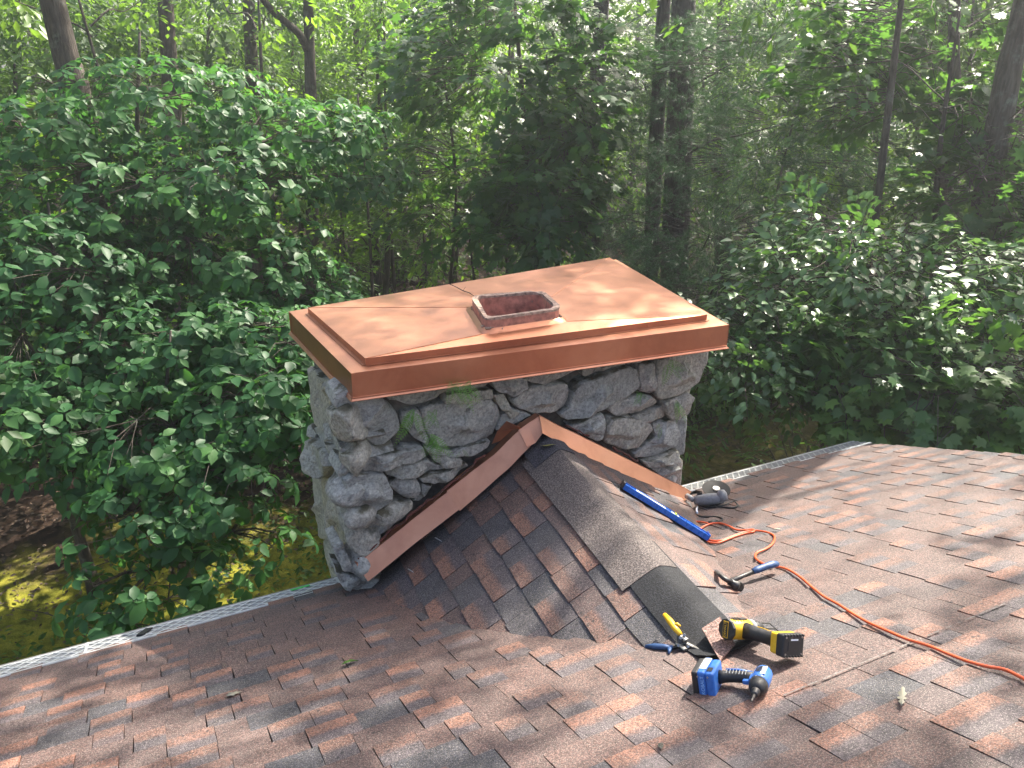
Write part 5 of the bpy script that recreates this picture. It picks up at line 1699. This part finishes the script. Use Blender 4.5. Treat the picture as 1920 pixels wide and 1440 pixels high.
        limbs_mesh(root, segs, mat)
        if fo.p: finish_foliage(fo, T_DI, M_FAR, root, 0, 'crown')
        return root
    yield_c = []
    tall(98, 215, 10.5, .20, 'thick furrowed grey trunk leaning in the top left corner')
    tall(310, 340, 14.5, .18, 'grey trunk behind the sunlit arching crown, between the corner trunk and the lichened pair')
    tall(466, 487, 15.5, .16, 'lichened grey trunk left of the one with a forked limb')
    lim = [(smooth([at_dist(577, 95, 14.2), at_dist(560, 62, 14.0), at_dist(520, 28, 13.8), at_dist(485, -10, 13.6)], 4), .07, .05)]
    tall(578, 590, 14.2, .125, 'slim lichened trunk with a crooked limb forking to the left', lim=lim)
    tall(1922, 1815, 9.8, .155, 'leaning furrowed trunk at the right edge of the wood', 10.0)
    tall(1690, 1630, 9.4, .045, 'thin crooked dark stem in front of the hazy pines at right', 9)
    tall(1790, 1775, 11.5, .10, 'dark trunk half hidden behind the leaning right trunk')
    # ---- thin stems and background trees: one kind each, repeated
    return yield_c

forest()

# ---- overhead crowns that shade the roof: their trunks are the leaning right tree and a neighbour out of the frame
def in_frame(P):
    u, v, z = project(P)
    return z > 0 and -150 < u < 2070 and -60 < v < 1500
def overhead(foot_xy, top, label, blobs, r=.2):
    f = V3(*foot_xy, float(ground_z(*foot_xy)) - .1)
    root = empty('overhanging_tree', tuple(f), label, 'tree', 'trees arching over the roof from the right')
    t = V3(*top)
    trunk_mesh(root, [f, f * .5 + t * .5 + V3(.2, .1, 0), t], r, r * .5, M_BK, n=12)
    fo = Foliage(); segs = []
    for c, rad, n in blobs:
        c = V3(*c)
        segs.append((bend(t * .8 + f * .2, c, .08), .011, .003))
        C, U = blob_points(n, c, V3(*rad), .1)
        keep = np.array([clear(q, .2) and not in_frame(q) for q in C])
        if keep.any():
            fo.sprays(C[keep], U[keep], .13, .30, 13, (.2, .8))
    limbs_mesh(root, segs, M_BK)
    finish_foliage(fo, T_DI, M_FAR, root, 0, 'crown')
# shade slab: aim blobs so that their shadows cover roof and cap
def aim(P, dist): return tuple(np.asarray(P) + SUNV * dist)
blobsA, blobsB = [], []
for x in np.arange(-2.6, 5.2, 1.1):
    for y in np.arange(.4, 4.4, 1.0):
        P = roof_xy(x, y)
        dd = 10.6 + 1.8 * math.sin(x * 2.1 + y * 3.3)
        (blobsA if x < 1.6 else blobsB).append((aim(P, dd), (.85, .85, .6), 38))
for px, py in ((700, 590), (640, 600), (800, 560), (950, 530), (1100, 530), (1150, 560), (1230, 590), (1050, 600), (850, 630), (720, 660), (1180, 620)):
    blobsB.append((aim(on_plane(px, py, (0, 0, 1), 4.29), 7.0 + .004 * (px % 300)), (.5, .5, .5), 30))
for px, py in ((1330, 820), (1400, 800), (1450, 840), (1350, 880), (1420, 770), (1320, 780)):
    blobsB.append((aim(on_plane(px, py, (0, 0, 1), 0.1), 12.0), (1.0, 1.0, .6), 22))
overhead((10.6, 6.4), (9.0, 6.0, 11.5), 'tall tree arching over the roof from the right, seen only by its shade', blobsA)
overhead((13.0, 5.2), (11.6, 5.6, 12.5), 'second tall tree arching over the right roof corner, seen only by its shade', blobsB)

# ---- repeated background trees
def copy_tree(o, loc, rz, sc, label=None):
    r = o.copy(); COL.objects.link(r)
    r.location = loc; r.rotation_euler = (0, 0, rz); r.scale = (sc, sc, sc)
    if label: r['label'] = label
    for ch in o.children:
        c = ch.copy(); COL.objects.link(c); c.parent = r
    return r
def background():
    protos = []
    for kind in range(4):
        mat = (M_FAR, M_SUN, M_FAR, M_SUN)[kind]
        lab = ('slender green tree in the crowd deep in the wood', 'light yellow-green tree catching the sun deep in the wood')[kind % 2]
        grp = ('green trees deep in the wood', 'yellow-green trees deep in the wood')[kind % 2]
        root = empty('woodland_tree', (0, 0, 0), lab, 'tree', grp)
        H = (9, 6.5, 11, 8)[kind]
        trunk_mesh(root, [V3(0, 0, -.2), V3(.15, .1, H * .4), V3(-.1, .2, H)], .11, .04, M_BK, n=8, flare=1.3)
        fo = Foliage(); segs = []
        nb = (16, 14, 20, 18)[kind]
        for k in range(nb):
            z = H * (.12 + .88 * (k + .5) / nb)
            a = RNG.random() * 6.28
            rr = (1.7 if z < H * .75 else 1.1) * RNG.uniform(.4, 1.2)
            c = V3(math.cos(a) * rr, math.sin(a) * rr, z)
            segs.append((bend(V3(0, .1, z * .85), c, .05), .03, .008))
            C, U = blob_points(17, c, V3(1.05, 1.05, .42))
            fo.sprays(C, U, .15, .6, 13, (.15, .85) if kind % 2 == 0 else (.3, 1.0))
        limbs_mesh(root, segs, M_BK)
        finish_foliage(fo, T_DI, mat, root, 0, 'crown')
        protos.append(root)
    used = [False] * 4
    rng = random.Random(21)
    spots = [(720, 17, 1), (770, 21, 0), (650, 22, 1), (820, 24, 2), (560, 24, 0), (400, 19, 0), (240, 20, 2), (90, 19, 0), (20, 24, 2), (160, 27, 3), (330, 26, 1), (480, 29, 2), (880, 29, 1), (950, 22, 0), (1040, 25, 2),
             (1160, 24, 0), (1220, 30, 3), (1330, 26, 0), (1420, 21, 1), (1500, 19, 0), (1570, 23, 3), (1640, 17, 0), (1720, 20, 2), (1800, 17, 0), (1880, 22, 2), (1500, 29, 2), (1400, 33, 0), (1680, 27, 1), (1860, 30, 0),
             (-80, 16, 0), (-250, 12, 0), (-500, 10, 2), (-900, 11, 0), (-700, 15, 2), (-1600, 12, 0), (-350, 18, 2), (450, 23, 0), (200, 31, 0), (60, 29, 2), (540, 30, 0), (680, 26, 2), (1000, 31, 0), (1280, 34, 2), (1560, 33, 0), (1760, 26, 0), (780, 27, 0), (120, 35, 0), (380, 37, 2), (620, 38, 0), (900, 38, 2), (720, 30, 0), (600, 33, 2), (1100, 35, 1), (300, 34, 0), (800, 36, 2)]
    for px, dist, kind in spots:
        f = foot(px, dist)
        rz, sc = rng.random() * 6.28, rng.uniform(.85, 1.2)
        if not used[kind]:
            o = protos[kind]; o.location = f; o.rotation_euler = (0, 0, rz); o.scale = (sc,) * 3; used[kind] = True
        else: copy_tree(protos[kind], f, rz, sc)
    # saplings and thin stems
    sap = empty('sapling', (0, 0, 0), 'thin bare-stemmed sapling among the background trunks', 'tree', 'saplings under the tall trees')
    trunk_mesh(sap, [V3(0, 0, -.1), V3(.08, .05, 1.6), V3(-.05, .1, 3.4), V3(.1, 0, 5.2)], .038, .014, M_BK, n=6)
    fo = Foliage(); segs = []
    for k in range(9):
        z = RNG.uniform(1.2, 5.2); a = RNG.random() * 6.28
        c = V3(math.cos(a) * .7, math.sin(a) * .7, z)
        segs.append((bend(V3(0, .05, z - .3), c, .05), .012, .005))
        C, U = blob_points(7, c, V3(.5, .5, .25))
        fo.sprays(C, U, .12, .4, 11, (.3, .9))
    limbs_mesh(sap, segs, M_BK)
    finish_foliage(fo, T_DI, M_SUN, sap, 0, 'crown')
    first = True
    for px, dist in ((545, 12.5), (700, 13), (755, 15), (850, 13), (890, 14.5), (940, 13), (1000, 15), (620, 16), (1040, 11.5), (150, 13), (420, 13), (280, 12.5), (1420, 14), (1560, 12.5), (1700, 13), (1480, 15.5), (800, 17), (520, 18), (660, 19), (370, 17)):
        f = foot(px, dist); rz = rng.random() * 6.28; sc = rng.uniform(.75, 1.25)
        if first: sap.location = f; sap.rotation_euler = (0, 0, rz); sap.scale = (sc,) * 3; first = False
        else: copy_tree(sap, f, rz, sc)
    # shrubs on the forest floor
    sh = empty('understorey_shrub', (0, 0, 0), 'low leafy shrub on the forest floor behind the chimney', 'shrub', 'shrubs on the forest floor')
    trunk_mesh(sh, [V3(0, 0, -.1), V3(.05, 0, .4), V3(0, .08, .9)], .02, .008, M_BK, n=6)
    fo = Foliage()
    C, U = blob_points(46, V3(0, 0, .7), V3(.8, .8, .5))
    ps = fo.sprays(C, U, .11, .35, 12, (.2, .9))
    limbs_mesh(sh, [([V3(0, 0, .2), p[0], p[1]], .008, .003) for p in ps[::2]], M_BK)
    finish_foliage(fo, T_OV, M_FAR, sh, 0, 'foliage')
    spots = []
    for i in range(150):
        spots.append((rng.uniform(-50, 1970), 9.5 + 17 * rng.random()))
    spots += [(40, 13.6), (130, 14.2), (-10, 13.0), (200, 14.8), (75, 12.6)]
    first = True
    for px, dist in spots:
        if dist < 11 and 100 < px < 700: dist += 3
        f = foot(px, dist); rz = rng.random() * 6.28; sc = rng.uniform(.6, 1.35)
        if first: sh.location = f; sh.rotation_euler = (0, 0, rz); sh.scale = (sc,) * 3; first = False
        else: copy_tree(sh, f, rz, sc)
background()

# ---- far wood, read as one mass; forest-floor litter and ground cover
def masses():
    fo = Foliage()
    N = 7600
    az = YAW + RNG.uniform(-R_(62), R_(62), N)
    d = 36 + 55 * RNG.random(N) ** 1.3
    x, y = np.sin(az) * d, np.cos(az) * d
    z = ground_z(x, y) + RNG.uniform(.2, 19, N)
    C = np.stack([x, y, z], 1)
    fo.sprays(C, rand_unit(N), .38, 1.9, 26, (.2, 1.0))
    N = 3600
    az = YAW + RNG.uniform(R_(62), R_(298), N)
    d = 24 + 50 * RNG.random(N) ** 1.3
    x, y = np.sin(az) * d, np.cos(az) * d
    C = np.stack([x, y, ground_z(x, y) + RNG.uniform(.2, 15, N)], 1)
    fo.sprays(C, rand_unit(N), .5, 2.4, 24, (.2, 1.0))
    p, dd, n, sz, t = fo.arrays()
    V, F = leaf_arrays(T_DI, p, dd, n, sz)
    tag(link('forest', np_mesh('forest', V, F, M_FAR, {'tint': np.repeat(t, 4)})), kind='stuff')
    # fallen leaves over the forest floor
    N = 32000
    az = YAW + RNG.uniform(-R_(45), R_(45), N)
    d = 5.5 + 20 * RNG.random(N) ** 1.2
    x, y = np.sin(az) * d, np.cos(az) * d
    ok = (y > 4.9) & ((y > 8.3) | (RNG.random(N) < .28))
    x, y = x[ok], y[ok]
    N = len(x)
    P = np.stack([x, y, ground_z(x, y) + RNG.uniform(.0, .06, N)], 1)
    a = RNG.random(N) * 6.28
    D = np.stack([np.cos(a), np.sin(a), RNG.normal(size=N) * .3], 1)
    Nn = np.stack([RNG.normal(size=N) * .5, RNG.normal(size=N) * .5, np.ones(N)], 1)
    V, F = leaf_arrays(T_DI, P, D, Nn, RNG.uniform(.04, .085, N))
    tag(link('leaf_litter', np_mesh('leaf_litter', V, F, M_DRY, {'tint': np.repeat(RNG.random(N), 4)})), kind='stuff')
    # thin green ground cover
    N = 34000
    az = YAW + RNG.uniform(-R_(42), R_(42), N)
    d = 7.5 + 22 * RNG.random(N) ** 1.1
    x, y = np.sin(az) * d, np.cos(az) * d
    keep = np.array([noise.noise(Vector((a_ * .5, b_ * .5, 4))) > .0 for a_, b_ in zip(x, y)])
    x, y = x[keep], y[keep]; N = len(x)
    P = np.stack([x, y, ground_z(x, y) + RNG.random(N) ** 2 * .35 + .03], 1)
    V, F = leaf_arrays(T_OV, P, rand_unit(N) * V3(1, 1, .4), np.stack([RNG.normal(size=N) * .4, RNG.normal(size=N) * .4, np.ones(N)], 1), RNG.uniform(.05, .11, N))
    tag(link('undergrowth', np_mesh('undergrowth', V, F, M_FAR, {'tint': np.repeat(RNG.random(N), 7)})), kind='stuff')
    # dead sticks
    m = MB()
    for k in range(150):
        px, dist = RNG.uniform(0, 1900), RNG.uniform(7.5, 14)
        f = foot(px, dist) + V3(0, 0, .14)
        a = RNG.random() * 6.28; L = RNG.uniform(.3, 1.1)
        e = f + V3(math.cos(a) * L, math.sin(a) * L, RNG.uniform(0, .25))
        m.tube([f, (f + e) / 2 + RNG.normal(size=3) * .05, e], [.008, .006, .003], 5)
    tag(m.build('fallen_sticks', M_BK), kind='stuff')
masses()

# ------------------------------------------------------------------ ferns in the joints
def ferns():
    V, F = [], []
    n = 15
    for k in range(n):
        t = k / (n - 1)
        L = .23 * math.sin(math.pi * (.12 + .86 * t)) * (1 - .25 * t)
        b = len(V)
        c = V3(t, 0, -.35 * t * t)
        for sg in (-1, 1):
            b = len(V)
            V += [c + V3(-.014, 0, 0), c + V3(.006, sg * L * .6, .012), c + V3(.045, sg * L, -.03), c + V3(.018, sg * L * .35, 0)]
            F += [(b, b + 1, b + 2), (b, b + 2, b + 3)]
    V = np.array(V); F = np.array(F, np.int32)
    mesh = np_mesh('frond', V, F, M_FRN, {'tint': np.full(len(V), .6)})
    mesh2 = np_mesh('frond', V, F, M_FRN, {'tint': np.full(len(V), .25)})
    rng = random.Random(9)
    spec = [((775, 775), 7, .17, 'fern tuft beside the big upper left stone'), ((810, 822), 9, .17, 'largest fern cluster hanging between stones left of the flashing'), ((852, 722), 6, .16, 'fern drooping from under the cap above the big middle stone'),
            ((880, 718), 3, .12, 'small fern under the cap near the middle of the front'), ((810, 775), 3, .13, 'fern frond lying over the big middle stone'), ((1255, 682), 5, .15, 'fern hanging under the cap on the far right stone'),
            ((1268, 755), 4, .13, 'fern on the lower right corner stone'), ((1200, 738), 3, .10, 'tiny fern on top of the pale wedge stone'), ((868, 848), 2, .08, 'tiny fern sprig by the left flashing'), ((1235, 800), 2, .09, 'fern sprig in the joint below the right wedge stone')]
    for (px, py), k, L, lab in spec:
        P = on_plane(px, py, (0, 1, 0), YC - .125)
        root = empty('fern', tuple(P), lab, 'fern', 'ferns growing from the chimney joints')
        for i in range(k):
            a = rng.uniform(-1.0, 1.0)
            d = unit(V3(math.sin(a), -.55 + rng.uniform(-.2, .2), -math.cos(a) * rng.uniform(.4, 1.0)))
            nn = unit(V3(rng.uniform(-.4, .4), -1, .5)); nn = unit(nn - d * (nn @ d)); s = np.cross(nn, d)
            q = L * rng.uniform(.45, 1.0)
            o = link('frond', mesh if rng.random() < .6 else mesh2, root)
            o.matrix_local = frame(V3(rng.uniform(-.02, .02), 0, rng.uniform(-.01, .02)), d * q, s * q, nn * q)
ferns()

# ------------------------------------------------------------------ leaves dropped on the roof and moss
def fallen():
    def lf(px, py, size, rot, mat, label, tp=T_MP, pl=None, tint=.5, name='fallen_leaf'):
        P = pl if pl is not None else roof_at(px, py, .018)
        x = V3(math.cos(rot), math.sin(rot) * CT, -math.sin(rot) * ST)
        me = np_mesh('fallen_leaf', tp[0] * V3(1, .8, 1), tp[1], mat, {'tint': np.full(len(tp[0]), tint)})
        o = link(name, me)
        o.matrix_world = frame(P, x * size, np.cross(NRM, x) * size, NRM * size)
        sm = o.modifiers.new('thickness', 'SOLIDIFY'); sm.thickness = .006
        tag(o, label, 'leaf')
    pale = plain('pale leaf back', (.24, .225, .17), .7, 0, .1, 40)
    mossy = plain('mossy yellow leaf', (.25, .23, .06), .8, 0, .35, 60)
    lf(1690, 1326, .115, .62, pale, 'pale lobed leaf upside down on the lower right shingles', T_OK)
    lf(640, 1246, .07, .2, M_MAP, 'small green leaf fallen on the shingles below the left valley', T_OV, tint=.9)
    lf(424, 1305, .055, .3, pale, 'small pale leaf on the lower left shingles')
    P, n, _, _ = cricket(3.03, .03, -1, .05)
    lf(0, 0, .10, .8, mossy, 'mossy yellow leaf on the saddle ridge just below the flashing peak', T_MP, P)
    lf(1465, 992, .05, 2.0, pale, 'pale scrap of leaf on the sunny shingles right of the orange cord loops', T_OV)
    lf(1240, 1405, .045, 1.0, M_BK, 'dark curled leaf on the shingles at the bottom', T_OV)
fallen()
